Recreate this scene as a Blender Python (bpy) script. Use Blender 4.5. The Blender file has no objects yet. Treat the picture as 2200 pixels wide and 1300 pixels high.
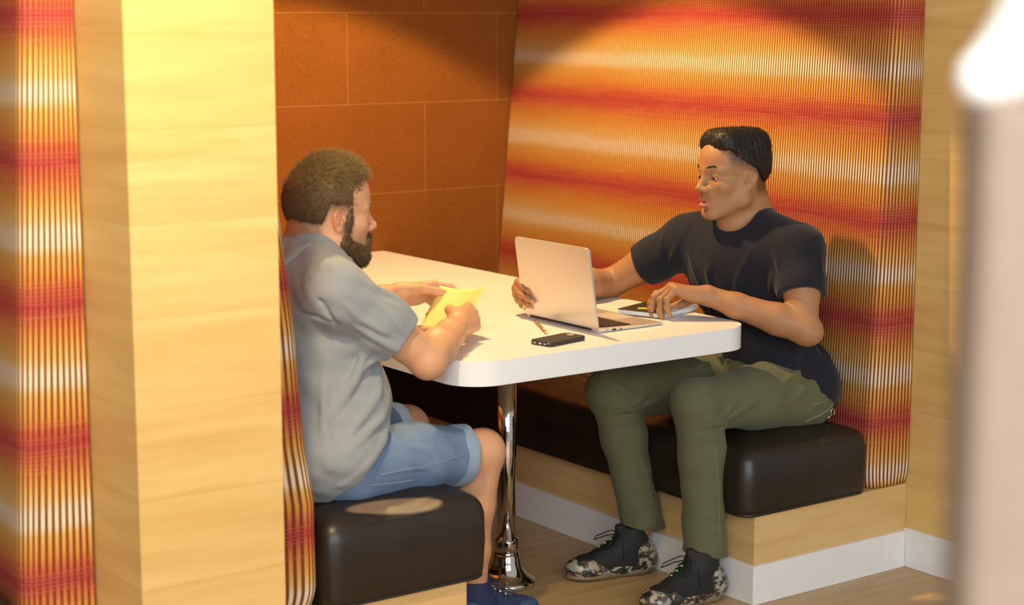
import bpy, bmesh, math, random
import numpy as np
from mathutils import Vector, Matrix

random.seed(7); np.random.seed(7)
SC = bpy.context.scene
COL = SC.collection

# ------------------------------------------------------------------ camera
cam_d = bpy.data.cameras.new('camera'); cam = bpy.data.objects.new('camera', cam_d); COL.objects.link(cam)
cam_d.sensor_width = 36.0; cam_d.lens = 63.16; cam_d.clip_start = 0.05; cam_d.clip_end = 60
_r = Vector((0.81002228, -0.58639911, 0)); _u = Vector((0.09300256, 0.12846906, 0.98734301)); _f = Vector((0.57897706, 0.79976983, -0.15859942))
cam.matrix_world = Matrix(((_r.x, _u.x, -_f.x, -3.25654), (_r.y, _u.y, -_f.y, -3.38946), (_r.z, _u.z, -_f.z, 1.5717), (0, 0, 0, 1)))
cam_d.dof.use_dof = True; cam_d.dof.focus_distance = 4.85; cam_d.dof.aperture_fstop = 3.0
SC.camera = cam

# ------------------------------------------------------------------ world, lights, exposure
SC.view_settings.view_transform = 'Standard'; SC.view_settings.look = 'None'
SC.view_settings.exposure = 0.0; SC.view_settings.gamma = 1.0; SC.view_settings.use_curve_mapping = False
W = bpy.data.worlds.new('room_light'); SC.world = W; W.use_nodes = True
W.node_tree.nodes['Background'].inputs[0].default_value = (1.0, 0.94, 0.88, 1); W.node_tree.nodes['Background'].inputs[1].default_value = 0.44

def spot(name, loc, target, energy, size, blend, color, radius):
    d = bpy.data.lights.new(name, 'SPOT'); o = bpy.data.objects.new(name, d); COL.objects.link(o)
    o.location = loc; o.rotation_euler = (Vector(target) - Vector(loc)).to_track_quat('-Z', 'Y').to_euler()
    d.energy = energy; d.spot_size = math.radians(size); d.spot_blend = blend; d.color = color; d.shadow_soft_size = radius
    return o
def area(name, loc, target, energy, sx, sy, color, spread=180):
    d = bpy.data.lights.new(name, 'AREA'); o = bpy.data.objects.new(name, d); COL.objects.link(o)
    o.location = loc; o.rotation_euler = (Vector(target) - Vector(loc)).to_track_quat('-Z', 'Y').to_euler()
    d.shape = 'RECTANGLE'; d.size = sx; d.size_y = sy; d.energy = energy; d.color = color; d.spread = math.radians(spread)
    return o
spot('table_downlight', (-.44, .98, 2.36), (-.44, .98, 0), 165, 109, .11, (1, .67, .28), .035)
spot('corridor_downlight', (-2.10, -.95, 2.55), (-2.02, -.22, 1.1), 185, 78, .8, (1, .76, .40), .05)
area('window_daylight', (-3.2, -4.9, 2.25), (-.4, 0, .8), 235, 4.6, 2.2, (.88, .95, 1.0))
_s = spot('cushion_patch_light', (-1.25, -.75, 2.45), (-1.115, .030, .455), 2400, 6.6, .2, (1, .78, .46), .006); _s.scale = (1, .27, 1)  # added lamp throwing the warm patch on the cushion, not a fixture of the booth
spot('headrest_fill', (-2.72, -3.25, 2.6), (-2.38, -2.80, 1.45), 48, 40, .4, (1, .93, .80), .05)  # added lamp that whitens the chair headrest, no known fixture

# ------------------------------------------------------------------ material helper
class G:
    def __init__(s, name):
        s.m = bpy.data.materials.new(name); s.m.use_nodes = True; s.t = s.m.node_tree
        s.b = s.t.nodes['Principled BSDF']
    def n(s, ty, **kw):
        x = s.t.nodes.new(ty)
        for k, v in kw.items(): setattr(x, k, v)
        return x
    def put(s, sock, v):
        if hasattr(v, 'is_linked') or isinstance(v, bpy.types.NodeSocket): s.t.links.new(v, sock)
        elif v is not None:
            if isinstance(v, tuple) and len(v) == 3 and sock.type == 'RGBA': v = v + (1,)
            sock.default_value = v
    def math(s, op, a, b=None, c=None, clamp=False):
        x = s.n('ShaderNodeMath', operation=op, use_clamp=clamp); s.put(x.inputs[0], a)
        if b is not None: s.put(x.inputs[1], b)
        if c is not None: s.put(x.inputs[2], c)
        return x.outputs[0]
    def mix(s, f, a, b, mode='MIX'):
        x = s.n('ShaderNodeMix', data_type='RGBA', blend_type=mode); s.put(x.inputs[0], f); s.put(x.inputs[6], a); s.put(x.inputs[7], b)
        return x.outputs[2]
    def coord(s, which='Object'): return s.n('ShaderNodeTexCoord').outputs[which]
    def sep(s, v):
        x = s.n('ShaderNodeSeparateXYZ'); s.put(x.inputs[0], v); return x.outputs
    def comb(s, a, b, c):
        x = s.n('ShaderNodeCombineXYZ'); s.put(x.inputs[0], a); s.put(x.inputs[1], b); s.put(x.inputs[2], c); return x.outputs[0]
    def scale(s, v, xyz):
        x = s.n('ShaderNodeVectorMath', operation='MULTIPLY'); s.put(x.inputs[0], v); x.inputs[1].default_value = xyz; return x.outputs[0]
    def noise(s, v, sc, detail=2, rough=.5, out=0):
        x = s.n('ShaderNodeTexNoise'); s.put(x.inputs['Vector'], v); x.inputs['Scale'].default_value = sc; x.inputs['Detail'].default_value = detail; x.inputs['Roughness'].default_value = rough
        return x.outputs[out]
    def white(s, v):
        x = s.n('ShaderNodeTexWhiteNoise', noise_dimensions='3D'); s.put(x.inputs[0], v); return x.outputs[0]
    def ramp(s, f, stops, interp='LINEAR'):
        x = s.n('ShaderNodeValToRGB'); s.put(x.inputs[0], f); e = x.color_ramp; e.interpolation = interp
        while len(e.elements) < len(stops): e.elements.new(.5)
        for el, (p, c) in zip(e.elements, stops): el.position = p; el.color = tuple(c) + (1,) if len(c) == 3 else c
        return x.outputs[0]
    def rng(s, v, a, b, c=0.0, d=1.0):
        x = s.n('ShaderNodeMapRange'); s.put(x.inputs[0], v); x.inputs[1].default_value = a; x.inputs[2].default_value = b; x.inputs[3].default_value = c; x.inputs[4].default_value = d
        return x.outputs[0]
    def bump(s, h, strength=.3, dist=.002):
        x = s.n('ShaderNodeBump'); s.put(x.inputs['Height'], h); x.inputs['Strength'].default_value = strength; x.inputs['Distance'].default_value = dist
        s.t.links.new(x.outputs[0], s.b.inputs['Normal'])
    def set(s, base=None, rough=None, metal=None, spec=None, **kw):
        if base is not None: s.put(s.b.inputs['Base Color'], base)
        if rough is not None: s.put(s.b.inputs['Roughness'], rough)
        if metal is not None: s.b.inputs['Metallic'].default_value = metal
        if spec is not None: s.b.inputs['Specular IOR Level'].default_value = spec
        for k, v in kw.items(): s.put(s.b.inputs[k.replace('_', ' ')], v)
        return s.m

def plain(name, c, rough=.5, metal=0.0, spec=.5, noise_amt=.06, noise_scale=40):
    g = G(name); v = g.noise(g.coord(), noise_scale, 3)
    f = g.rng(v, .3, .7, 1 - noise_amt, 1 + noise_amt)
    x = g.n('ShaderNodeVectorMath', operation='SCALE'); x.inputs[0].default_value = c; g.put(x.inputs[3], f)
    return g.set(x.outputs[0], rough, metal, spec)

M = {}
def wood(name, c1, c2, c3, plank=.18, z0=.095, axis='z', rough=.42, joints=True, cellx=None):
    g = G(name); co = g.coord(); x, y, z = g.sep(co)
    if axis == 'z':   # boards lie flat on the wall, stacked upward, grain runs sideways
        row = g.math('FLOOR', g.math('DIVIDE', g.math('SUBTRACT', z, z0), plank)); fr = g.math('FRACT', g.math('DIVIDE', g.math('SUBTRACT', z, z0), plank))
        vec = g.comb(g.math('MULTIPLY', x, 2.2), g.math('MULTIPLY', y, 2.2), g.math('ADD', g.math('MULTIPLY', z, 26.0), g.math('MULTIPLY', row, 7.3)))
        fine = g.comb(g.math('MULTIPLY', x, 9.), g.math('MULTIPLY', y, 9.), g.math('MULTIPLY', z, 220.))
    else:             # floor boards run along x, side by side in y
        row = g.math('FLOOR', g.math('DIVIDE', g.math('SUBTRACT', y, z0), plank)); fr = g.math('FRACT', g.math('DIVIDE', g.math('SUBTRACT', y, z0), plank))
        vec = g.comb(g.math('MULTIPLY', x, 2.2), g.math('ADD', g.math('MULTIPLY', y, 26.0), g.math('MULTIPLY', row, 7.3)), z)
        fine = g.comb(g.math('MULTIPLY', x, 9.), g.math('MULTIPLY', y, 220.), z)
    n1 = g.noise(vec, 1.0, 4, .55); n2 = g.noise(fine, 1.0, 3, .6)
    col = g.ramp(n1, [(.28, c2), (.5, c1), (.72, c3)])
    col = g.mix(g.rng(n2, .35, .75, 0, .22), col, c2)
    tone = g.white(g.comb(row, 1.3, .7))
    col = g.mix(g.math('MULTIPLY', tone, .35), col, c2)
    if joints:
        j = g.math('LESS_THAN', fr, .0016 / plank)
        col = g.mix(g.math('MULTIPLY', j, .26), col, (.22, .13, .05))
    g.bump(n2, .08, .001)
    return g.set(col, rough, spec=.35)
M['wood'] = wood('pale_maple_boards', (.70, .47, .170), (.61, .385, .125), (.76, .54, .22))
M['wood_step'] = wood('pale_maple_step', (.68, .45, .19), (.57, .35, .135), (.74, .52, .25), joints=False)
M['floor'] = wood('oak_floor_boards', (.50, .33, .155), (.39, .245, .10), (.57, .39, .20), plank=.16, z0=.02, axis='y', rough=.38)
M['white_paint'] = plain('white_gloss_paint', (.80, .79, .77), .4, noise_amt=.02)
M['ceiling'] = plain('off_white_ceiling', (.7, .66, .58), .8)

def felt():
    g = G('rust_felt_panels'); x, y, z = g.sep(g.coord())
    H, Wd = .3125, .629
    r = g.math('DIVIDE', g.math('SUBTRACT', z, .0135), H); row = g.math('FLOOR', r); fz = g.math('FRACT', r)
    odd = g.math('FLOORED_MODULO', row, 2.0)
    u = g.math('DIVIDE', g.math('ADD', x, g.math('ADD', .076, g.math('MULTIPLY', odd, Wd / 2))), Wd); cu = g.math('FLOOR', u); fu = g.math('FRACT', u)
    dz = g.math('MULTIPLY', g.math('MINIMUM', fz, g.math('SUBTRACT', 1.0, fz)), H)
    du = g.math('MULTIPLY', g.math('MINIMUM', fu, g.math('SUBTRACT', 1.0, fu)), Wd)
    d = g.math('MINIMUM', dz, du)
    line = g.math('LESS_THAN', d, .0011)
    sp = g.noise(g.coord(), 330, 3, .7); big = g.noise(g.coord(), 5, 3)
    col = g.ramp(sp, [(.3, (.148, .046, .0065)), (.55, (.230, .077, .011)), (.75, (.35, .130, .024))])
    col = g.mix(g.math('MULTIPLY', g.white(g.comb(cu, row, 0.4)), .30), col, (.20, .052, .008))
    col = g.mix(g.rng(big, .35, .7, 0, .2), col, (.33, .10, .02))
    col = g.mix(g.math('MULTIPLY', line, .40), col, (.62, .30, .10))
    g.bump(sp, .25, .002)
    return g.set(col, .9, spec=.15)
M['felt'] = felt()

def stripe():
    g = G('striped_woven_fabric'); u, v, _ = g.sep(g.coord('UV'))
    wob = g.noise(g.comb(g.math('MULTIPLY', u, 3.0), g.math('MULTIPLY', v, 14.0), 0.0), 1.0, 3)
    vv = g.math('ADD', v, g.rng(wob, .3, .7, -.006, .006))
    per = g.noise(g.comb(0.0, g.math('MULTIPLY', v, 2.0), 3.0), 1.0, 1)
    ph = g.math('FRACT', g.math('DIVIDE', g.math('SUBTRACT', vv, .435 - .2835 * 8), .2835))
    A = [(.0, (.41, .050, .048)), (.10, (.50, .11, .042)), (.21, (.61, .27, .05)), (.35, (.68, .40, .10)), (.43, (.80, .64, .42)), (.51, (.80, .65, .46)), (.60, (.72, .47, .16)), (.74, (.63, .31, .06)), (.88, (.53, .15, .045)), (1., (.41, .050, .048))]
    D = [(.0, (.21, .020, .020)), (.25, (.20, .036, .010)), (.46, (.12, .028, .014)), (.7, (.21, .042, .010)), (1., (.21, .020, .020))]
    light = g.ramp(ph, A); dark = g.ramp(ph, D)
    st = g.noise(g.comb(g.math('MULTIPLY', u, 2.5), g.math('MULTIPLY', v, 260.0), 1.0), 1.0, 2)   # slubs of the weft
    light = g.mix(g.rng(st, .45, .75, 0, .14), light, g.ramp(ph, [(.0, (.70, .20, .06)), (.5, (.95, .60, .25)), (1., (.70, .20, .06))]))
    s = g.math('FRACT', g.math('DIVIDE', u, .0108))
    tri = g.math('ABSOLUTE', g.math('SUBTRACT', s, .5))
    m = g.rng(tri, .20, .34)
    # short light weft dashes crossing the dark warp near the red bands
    dz = g.math('FRACT', g.math('DIVIDE', v, .0085)); dash = g.math('LESS_THAN', dz, .28)
    near = g.math('GREATER_THAN', g.math('ABSOLUTE', g.math('SUBTRACT', ph, .5)), .30)
    gate = g.math('GREATER_THAN', g.noise(g.comb(g.math('MULTIPLY', u, 6.0), g.math('MULTIPLY', v, 90.0), 5.0), 1.0, 1), .5)
    dm = g.math('MULTIPLY', g.math('MULTIPLY', dash, near), gate)
    m = g.math('MAXIMUM', g.math('MULTIPLY', m, .96), 0.0)
    col = g.mix(m, light, dark)
    col = g.mix(g.math('MULTIPLY', g.math('MULTIPLY', dm, m), .24), col, (.82, .34, .16))
    g.bump(g.math('SUBTRACT', 1.0, m), .35, .002)
    return g.set(col, .85, spec=.2)
M['stripe'] = stripe()

def leather():
    g = G('dark_brown_leather'); co = g.coord(); n = g.noise(co, 420, 2); b = g.noise(co, 6, 3)
    col = g.ramp(b, [(.3, (.0120, .0078, .0055)), (.7, (.022, .014, .0095))])
    g.bump(n, .12, .001)
    return g.set(col, g.rng(b, .3, .7, .34, .44), spec=.5)
M['leather'] = leather()
M['piping'] = plain('black_piping', (.012, .009, .008), .4)
M['table_white'] = plain('white_laminate', (.86, .83, .80), .33, noise_amt=.012)
M['table_edge'] = plain('white_edge_band', (.82, .82, .82), .35, noise_amt=.012)  # same white as the top, with the cool light put into its colour
M['chrome'] = plain('polished_chrome', (.72, .70, .68), .06, 1.0, noise_amt=.01)
M['alu'] = plain('brushed_aluminium', (.74, .70, .66), .36, .75, noise_amt=.015, noise_scale=200)
M['alu_side'] = plain('bright_aluminium', (.86, .84, .82), .3, .5, noise_amt=.01)
M['black_plastic'] = plain('black_plastic', (.012, .011, .011), .4)
M['key'] = plain('black_keycap', (.022, .020, .019), .45)
M['screen'] = plain('dark_glass_screen', (.01, .01, .012), .08)
M['phone'] = plain('dark_rubber_case', (.030, .024, .020), .55)
M['port'] = plain('pale_port_metal', (.55, .52, .48), .35, .4)
M['pages'] = plain('white_paper_pages', (.80, .79, .78), .8, noise_amt=.05, noise_scale=900)
M['cover'] = plain('dark_card_cover', (.030, .020, .014), .55)
M['wire'] = plain('silver_coated_wire', (.80, .80, .82), .3, .35)
M['paper'] = plain('yellow_paper', (.90, .70, .24), .7, noise_amt=.03)
M['gold'] = plain('golden_pen_barrel', (.48, .31, .09), .35, .5)
M['yellow'] = plain('yellow_lacquer', (.85, .68, .06), .4)
M['tip'] = plain('pale_wood_tip', (.75, .6, .4), .6)
M['glint'] = plain('pale_lens_glass', (.60, .52, .42), .25)
# ------------------------------------------------------------------ object helpers
def link(name, me, mat=None, parent=None, smooth=False, loc=None):
    o = bpy.data.objects.new(name, me); COL.objects.link(o)
    if mat is not None: me.materials.append(mat)
    if parent is not None: o.parent = parent
    if loc is not None: o.location = loc
    if smooth:
        me.polygons.foreach_set('use_smooth', [True] * len(me.polygons))
    me.update()
    return o
def bm_link(name, bm, mat, parent=None, smooth=False, loc=None):
    bmesh.ops.recalc_face_normals(bm, faces=bm.faces)
    me = bpy.data.meshes.new(name); bm.to_mesh(me); bm.free()
    return link(name, me, mat, parent, smooth, loc)
def tag(o, label, cat, group=None, kind=None):
    o['label'] = label
    if cat: o['category'] = cat
    if group: o['group'] = group
    if kind: o['kind'] = kind
    return o
def struct(o): o['kind'] = 'structure'; return o
def empty(name, loc=(0, 0, 0), rz=0):
    o = bpy.data.objects.new(name, None); COL.objects.link(o); o.location = loc; o.rotation_euler = (0, 0, rz); o.empty_display_size = .05
    return o
def add_box(bm, lo, hi, bev=0.0, seg=2):
    r = bmesh.ops.create_cube(bm, size=1.0); vs = r['verts']
    for v in vs:
        v.co = Vector([lo[i] + (v.co[i] + .5) * (hi[i] - lo[i]) for i in range(3)])
    if bev > 0:
        es = list({e for v in vs for e in v.link_edges})
        bmesh.ops.bevel(bm, geom=es, offset=bev, segments=seg, profile=.5, affect='EDGES')
def add_prism(bm, pts, z0, z1, bev=0.0, seg=2):
    a = [bm.verts.new((p[0], p[1], z0)) for p in pts]; b = [bm.verts.new((p[0], p[1], z1)) for p in pts]
    n = len(pts); fb = bm.faces.new(a[::-1]); ft = bm.faces.new(b)
    for i in range(n): bm.faces.new((a[i], a[(i + 1) % n], b[(i + 1) % n], b[i]))
    if bev > 0:
        es = list(set(ft.edges) | set(fb.edges))
        bmesh.ops.bevel(bm, geom=es, offset=bev, segments=seg, profile=.5, affect='EDGES')
def rrect(x0, y0, x1, y1, r, n=8):
    P = []
    for cx, cy, a0 in ((x1 - r, y1 - r, 0), (x0 + r, y1 - r, 90), (x0 + r, y0 + r, 180), (x1 - r, y0 + r, 270)):
        for i in range(n + 1):
            a = math.radians(a0 + 90 * i / n); P.append((cx + r * math.cos(a), cy + r * math.sin(a)))
    return P
def add_lathe(bm, prof, n=40, c=(0, 0, 0)):
    rings = []
    for r, z in prof:
        rings.append([bm.verts.new((c[0] + r * math.cos(2 * math.pi * i / n), c[1] + r * math.sin(2 * math.pi * i / n), c[2] + z)) for i in range(n)])
    for a, b in zip(rings, rings[1:]):
        for i in range(n): bm.faces.new((a[i], a[(i + 1) % n], b[(i + 1) % n], b[i]))
    bm.faces.new(rings[0][::-1]); bm.faces.new(rings[-1])
def add_tube(bm, pts, r, n=8, closed=False, radii=None):
    pts = [Vector(p) for p in pts]; m = len(pts); rings = []; up = None
    for i, p in enumerate(pts):
        if closed: d = pts[(i + 1) % m] - pts[i - 1]
        else: d = pts[min(i + 1, m - 1)] - pts[max(i - 1, 0)]
        d.normalize()
        if up is None: up = d.orthogonal().normalized()
        up = (up - d * up.dot(d)).normalized(); s = d.cross(up)
        rr = radii[i] if radii else r
        rings.append([bm.verts.new(p + (up * math.cos(2 * math.pi * k / n) + s * math.sin(2 * math.pi * k / n)) * rr) for k in range(n)])
    R = rings + ([rings[0]] if closed else [])
    for a, b in zip(R, R[1:]):
        for k in range(n): bm.faces.new((a[k], a[(k + 1) % n], b[(k + 1) % n], b[k]))
    if not closed:
        bm.faces.new(rings[0][::-1]); bm.faces.new(rings[-1])
def add_ball(bm, c, r, seg=16, squash=(1, 1, 1)):
    v = bmesh.ops.create_uvsphere(bm, u_segments=seg, v_segments=max(8, seg // 2), radius=1.0)['verts']
    for q in v: q.co = Vector((c[0] + q.co.x * r * squash[0], c[1] + q.co.y * r * squash[1], c[2] + q.co.z * r * squash[2]))

# ------------------------------------------------------------------ signed distance modelling (one continuous surface per figure part)
def A3(v): return np.asarray(v, dtype=np.float64)
class Field:
    def __init__(s): s.ops = []; s.R = np.eye(3); s.t = np.zeros(3); s.s = 1.0
    def frame(s, R=None, t=(0, 0, 0), sc=1.0): s.R = np.eye(3) if R is None else A3(R); s.t = A3(t); s.s = sc
    def w(s, p): return s.R @ (A3(p) * s.s) + s.t
    def cone(s, a, b, ra, rb, k=.01, mode='u'):
        a = s.w(a); b = s.w(b); ra *= s.s; rb *= s.s; k *= s.s
        ab = b - a; L2 = max(float(ab @ ab), 1e-12)
        def fn(X, Y, Z):
            x = X - a[0]; y = Y - a[1]; z = Z - a[2]
            t = np.clip((x * ab[0] + y * ab[1] + z * ab[2]) / L2, 0, 1)
            x = x - t * ab[0]; y = y - t * ab[1]; z = z - t * ab[2]
            return np.sqrt(x * x + y * y + z * z) - (ra + (rb - ra) * t)
        m = max(ra, rb) + k + .015
        s.ops.append((fn, np.minimum(a, b) - m, np.maximum(a, b) + m, mode, k))
    def chain(s, pts, rs, k=.01, mode='u'):
        for i in range(len(pts) - 1): s.cone(pts[i], pts[i + 1], rs[i], rs[i + 1], k, mode)
    def ell(s, c, r, rot=None, k=.01, mode='u'):
        c = s.w(c); r = A3(r) * s.s; k *= s.s; Q = s.R if rot is None else s.R @ A3(rot)
        def fn(X, Y, Z):
            x = X - c[0]; y = Y - c[1]; z = Z - c[2]
            a = (x * Q[0, 0] + y * Q[1, 0] + z * Q[2, 0]); b = (x * Q[0, 1] + y * Q[1, 1] + z * Q[2, 1]); e = (x * Q[0, 2] + y * Q[1, 2] + z * Q[2, 2])
            k0 = np.sqrt((a / r[0]) ** 2 + (b / r[1]) ** 2 + (e / r[2]) ** 2)
            k1 = np.sqrt((a / r[0] ** 2) ** 2 + (b / r[1] ** 2) ** 2 + (e / r[2] ** 2) ** 2)
            return k0 * (k0 - 1.0) / np.maximum(k1, 1e-6)
        m = float(r.max()) + k + .015
        s.ops.append((fn, c - m, c + m, mode, k))
    def rbox(s, c, h, rad, rot=None, k=.01, mode='u'):
        c = s.w(c); h = A3(h) * s.s - rad * s.s; rad *= s.s; k *= s.s; Q = s.R if rot is None else s.R @ A3(rot)
        def fn(X, Y, Z):
            x = X - c[0]; y = Y - c[1]; z = Z - c[2]
            a = np.abs(x * Q[0, 0] + y * Q[1, 0] + z * Q[2, 0]) - h[0]; b = np.abs(x * Q[0, 1] + y * Q[1, 1] + z * Q[2, 1]) - h[1]; e = np.abs(x * Q[0, 2] + y * Q[1, 2] + z * Q[2, 2]) - h[2]
            o = np.sqrt(np.maximum(a, 0) ** 2 + np.maximum(b, 0) ** 2 + np.maximum(e, 0) ** 2)
            return o + np.minimum(np.maximum(a, np.maximum(b, e)), 0) - rad
        m = float(np.linalg.norm(h)) + rad + k + .015
        s.ops.append((fn, c - m, c + m, mode, k))
    def torus(s, c, axis, R0, r, k=.006, mode='u'):
        c = s.w(c); ax = s.R @ (A3(axis) / np.linalg.norm(axis)); R0 *= s.s; r *= s.s; k *= s.s
        def fn(X, Y, Z):
            x = X - c[0]; y = Y - c[1]; z = Z - c[2]; h = x * ax[0] + y * ax[1] + z * ax[2]
            q = np.sqrt(np.maximum(x * x + y * y + z * z - h * h, 0)) - R0
            return np.sqrt(q * q + h * h) - r
        m = R0 + r + k + .015
        s.ops.append((fn, c - m, c + m, mode, k))
    def cut(s, fn, k=.004, lo=(-99, -99, -99), hi=(99, 99, 99)): s.ops.append((fn, A3(lo), A3(hi), 'i', k))
    def plane(s, p, n, k=.004, lo=(-99, -99, -99), hi=(99, 99, 99)):      # keeps the side the normal points away from
        p = s.w(p); n = s.R @ (A3(n) / np.linalg.norm(n))
        s.cut(lambda X, Y, Z: (X - p[0]) * n[0] + (Y - p[1]) * n[1] + (Z - p[2]) * n[2], k, lo, hi)
    def disp(s, fn, lo=(-99, -99, -99), hi=(99, 99, 99)): s.ops.append((fn, A3(lo), A3(hi), 'd', 0))
    def ridge(s, pts, w, amp):                                            # a fold (amp > 0) or a crease (amp < 0) along a polyline
        pts = [s.w(p) for p in pts]; w *= s.s; amp *= s.s
        def fn(X, Y, Z):
            best = None; n = len(pts) - 1
            for i in range(n):
                a, b = pts[i], pts[i + 1]; ab = b - a; L2 = max(float(ab @ ab), 1e-12)
                x = X - a[0]; y = Y - a[1]; z = Z - a[2]
                t = np.clip((x * ab[0] + y * ab[1] + z * ab[2]) / L2, 0, 1)
                d2 = (x - t * ab[0]) ** 2 + (y - t * ab[1]) ** 2 + (z - t * ab[2]) ** 2
                tt = (i + t) / n
                v = np.exp(-d2 / (w * w)) * (0.25 + 0.75 * np.sin(np.pi * tt))
                best = v if best is None else np.maximum(best, v)
            return -amp * best
        q = np.array(pts); s.disp(fn, q.min(0) - 2.5 * w, q.max(0) + 2.5 * w)
    def fold(s, pts, w, amp):                                             # a ridge laid onto the present surface
        Q = A3(pts).copy()
        for _ in range(8):
            d = s.ev(Q); e = 1e-3; g = np.stack([s.ev(Q + A3(v)) - d for v in ((e, 0, 0), (0, e, 0), (0, 0, e))], 1) / e
            st = (d / np.maximum((g * g).sum(1), .3))[:, None] * g; n = np.linalg.norm(st, axis=1)[:, None]; Q = Q - st * np.minimum(1, .04 / np.maximum(n, 1e-6))
        s.ridge(list(Q), w, amp)
    def waves(s, amp, freq, seed=0, lo=(-99, -99, -99), hi=(99, 99, 99)):
        r = np.random.RandomState(seed); dirs = r.normal(size=(5, 3)); dirs /= np.linalg.norm(dirs, axis=1)[:, None]; fr = freq * (0.6 + 1.2 * r.rand(5)); ph = r.rand(5) * 6.28
        def fn(X, Y, Z):
            v = 0
            for d, f, p in zip(dirs, fr, ph): v = v + np.sin((X * d[0] + Y * d[1] + Z * d[2]) * f + p)
            return amp * v / 2.5
        s.disp(fn, lo, hi)
    def eval(s, X, Y, Z, lo=None, hi=None):
        d = np.full(X.shape, .5, dtype=np.float64)
        for fn, l, h, mode, k in s.ops:
            if lo is not None and (np.any(l > hi) or np.any(h < lo)): continue
            e = fn(X, Y, Z)
            if mode == 'd': d = d + e; continue
            if mode == 's': e = -e
            if k <= 0: d = np.minimum(d, e) if mode == 'u' else np.maximum(d, e); continue
            if mode == 'u':
                q = np.clip(.5 + .5 * (e - d) / k, 0, 1); d = e + (d - e) * q - k * q * (1 - q)
            else:
                q = np.clip(.5 - .5 * (e - d) / k, 0, 1); d = e + (d - e) * q + k * q * (1 - q)
        return d
    def ev(s, P): return s.eval(P[:, 0], P[:, 1], P[:, 2])
    def bounds(s):
        lo = np.min([o[1] for o in s.ops if o[3] == 'u'], axis=0); hi = np.max([o[2] for o in s.ops if o[3] == 'u'], axis=0)
        for o in s.ops:
            pass
        return lo, hi
    def mesh(s, h=.003, B=20, slack=.03):
        lo, hi = s.bounds(); n = np.ceil((hi - lo) / h).astype(int) + 2; nb = np.ceil(n / B).astype(int)
        bi = np.stack(np.meshgrid(*[np.arange(k) for k in nb], indexing='ij'), -1).reshape(-1, 3)
        cen = lo + (bi + .5) * B * h
        dc = s.ev(cen); act = bi[np.abs(dc) < B * h * .87 * 1.5 + slack]
        N1, N2 = int(nb[1] * B + 4), int(nb[2] * B + 4)
        VI, VP, Q = [], [], []
        ar = np.arange(B + 1)
        corners = [(i, j, k) for i in (0, 1) for j in (0, 1) for k in (0, 1)]
        edges = [(a, b) for ia, a in enumerate(corners) for b in corners[ia + 1:] if sum(abs(x - y) for x, y in zip(a, b)) == 1]
        for b in act:
            o = b * B; ax = [lo[q] + (o[q] + ar) * h for q in range(3)]
            X, Y, Z = np.meshgrid(*ax, indexing='ij')
            d = s.eval(X, Y, Z, np.array([a[0] for a in ax]), np.array([a[-1] for a in ax]))
            ng = d < 0
            if ng.all() or not ng.any(): continue
            cv = [ng[i:B + i, j:B + j, k:B + k] for i, j, k in corners]
            cnt = sum(c.astype(np.int8) for c in cv); mk = (cnt > 0) & (cnt < 8)
            idx = np.argwhere(mk)
            if len(idx):
                ci = {c: d[idx[:, 0] + c[0], idx[:, 1] + c[1], idx[:, 2] + c[2]] for c in corners}
                acc = np.zeros((len(idx), 3)); num = np.zeros(len(idx))
                for a, c in edges:
                    da, db = ci[a], ci[c]; m = (da < 0) != (db < 0)
                    t = np.where(m, da / np.where(m, da - db, 1), 0)
                    acc += (A3(a) + t[:, None] * (A3(c) - A3(a))) * m[:, None]; num += m
                VP.append(lo + (o + idx + acc / num[:, None]) * h)
                g = o + idx + 1; VI.append((g[:, 0] * N1 + g[:, 1]) * N2 + g[:, 2])
            S = (N1 * N2, N2, 1)
            for axq in range(3):
                e = [0, 0, 0]; e[axq] = 1
                a = ng[:B, :B, :B]; c = ng[e[0]:B + e[0], e[1]:B + e[1], e[2]:B + e[2]]
                for fl, m in ((False, a & ~c), (True, ~a & c)):
                    ii = np.argwhere(m)
                    if not len(ii): continue
                    g = o + ii + 1; base = (g[:, 0] * N1 + g[:, 1]) * N2 + g[:, 2]
                    u, v = S[(axq + 1) % 3], S[(axq + 2) % 3]
                    q = np.stack([base, base - u, base - u - v, base - v], 1)
                    Q.append(q[:, ::-1] if fl else q)
        VI = np.concatenate(VI); VP = np.concatenate(VP); Q = np.concatenate(Q)
        od = np.argsort(VI); VI = VI[od]; VP = VP[od]
        f = np.searchsorted(VI, Q); f = np.clip(f, 0, len(VI) - 1); ok = (VI[f] == Q).all(1); f = f[ok]
        # a little tangential relaxation, then back onto the surface
        for _ in range(2):
            c = VP[f].mean(1); su = np.zeros_like(VP); nn = np.zeros(len(VP))
            for j in range(4): np.add.at(su, f[:, j], c); np.add.at(nn, f[:, j], 1)
            VP = VP * .5 + .5 * su / np.maximum(nn, 1)[:, None]
        return VP, f
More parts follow.
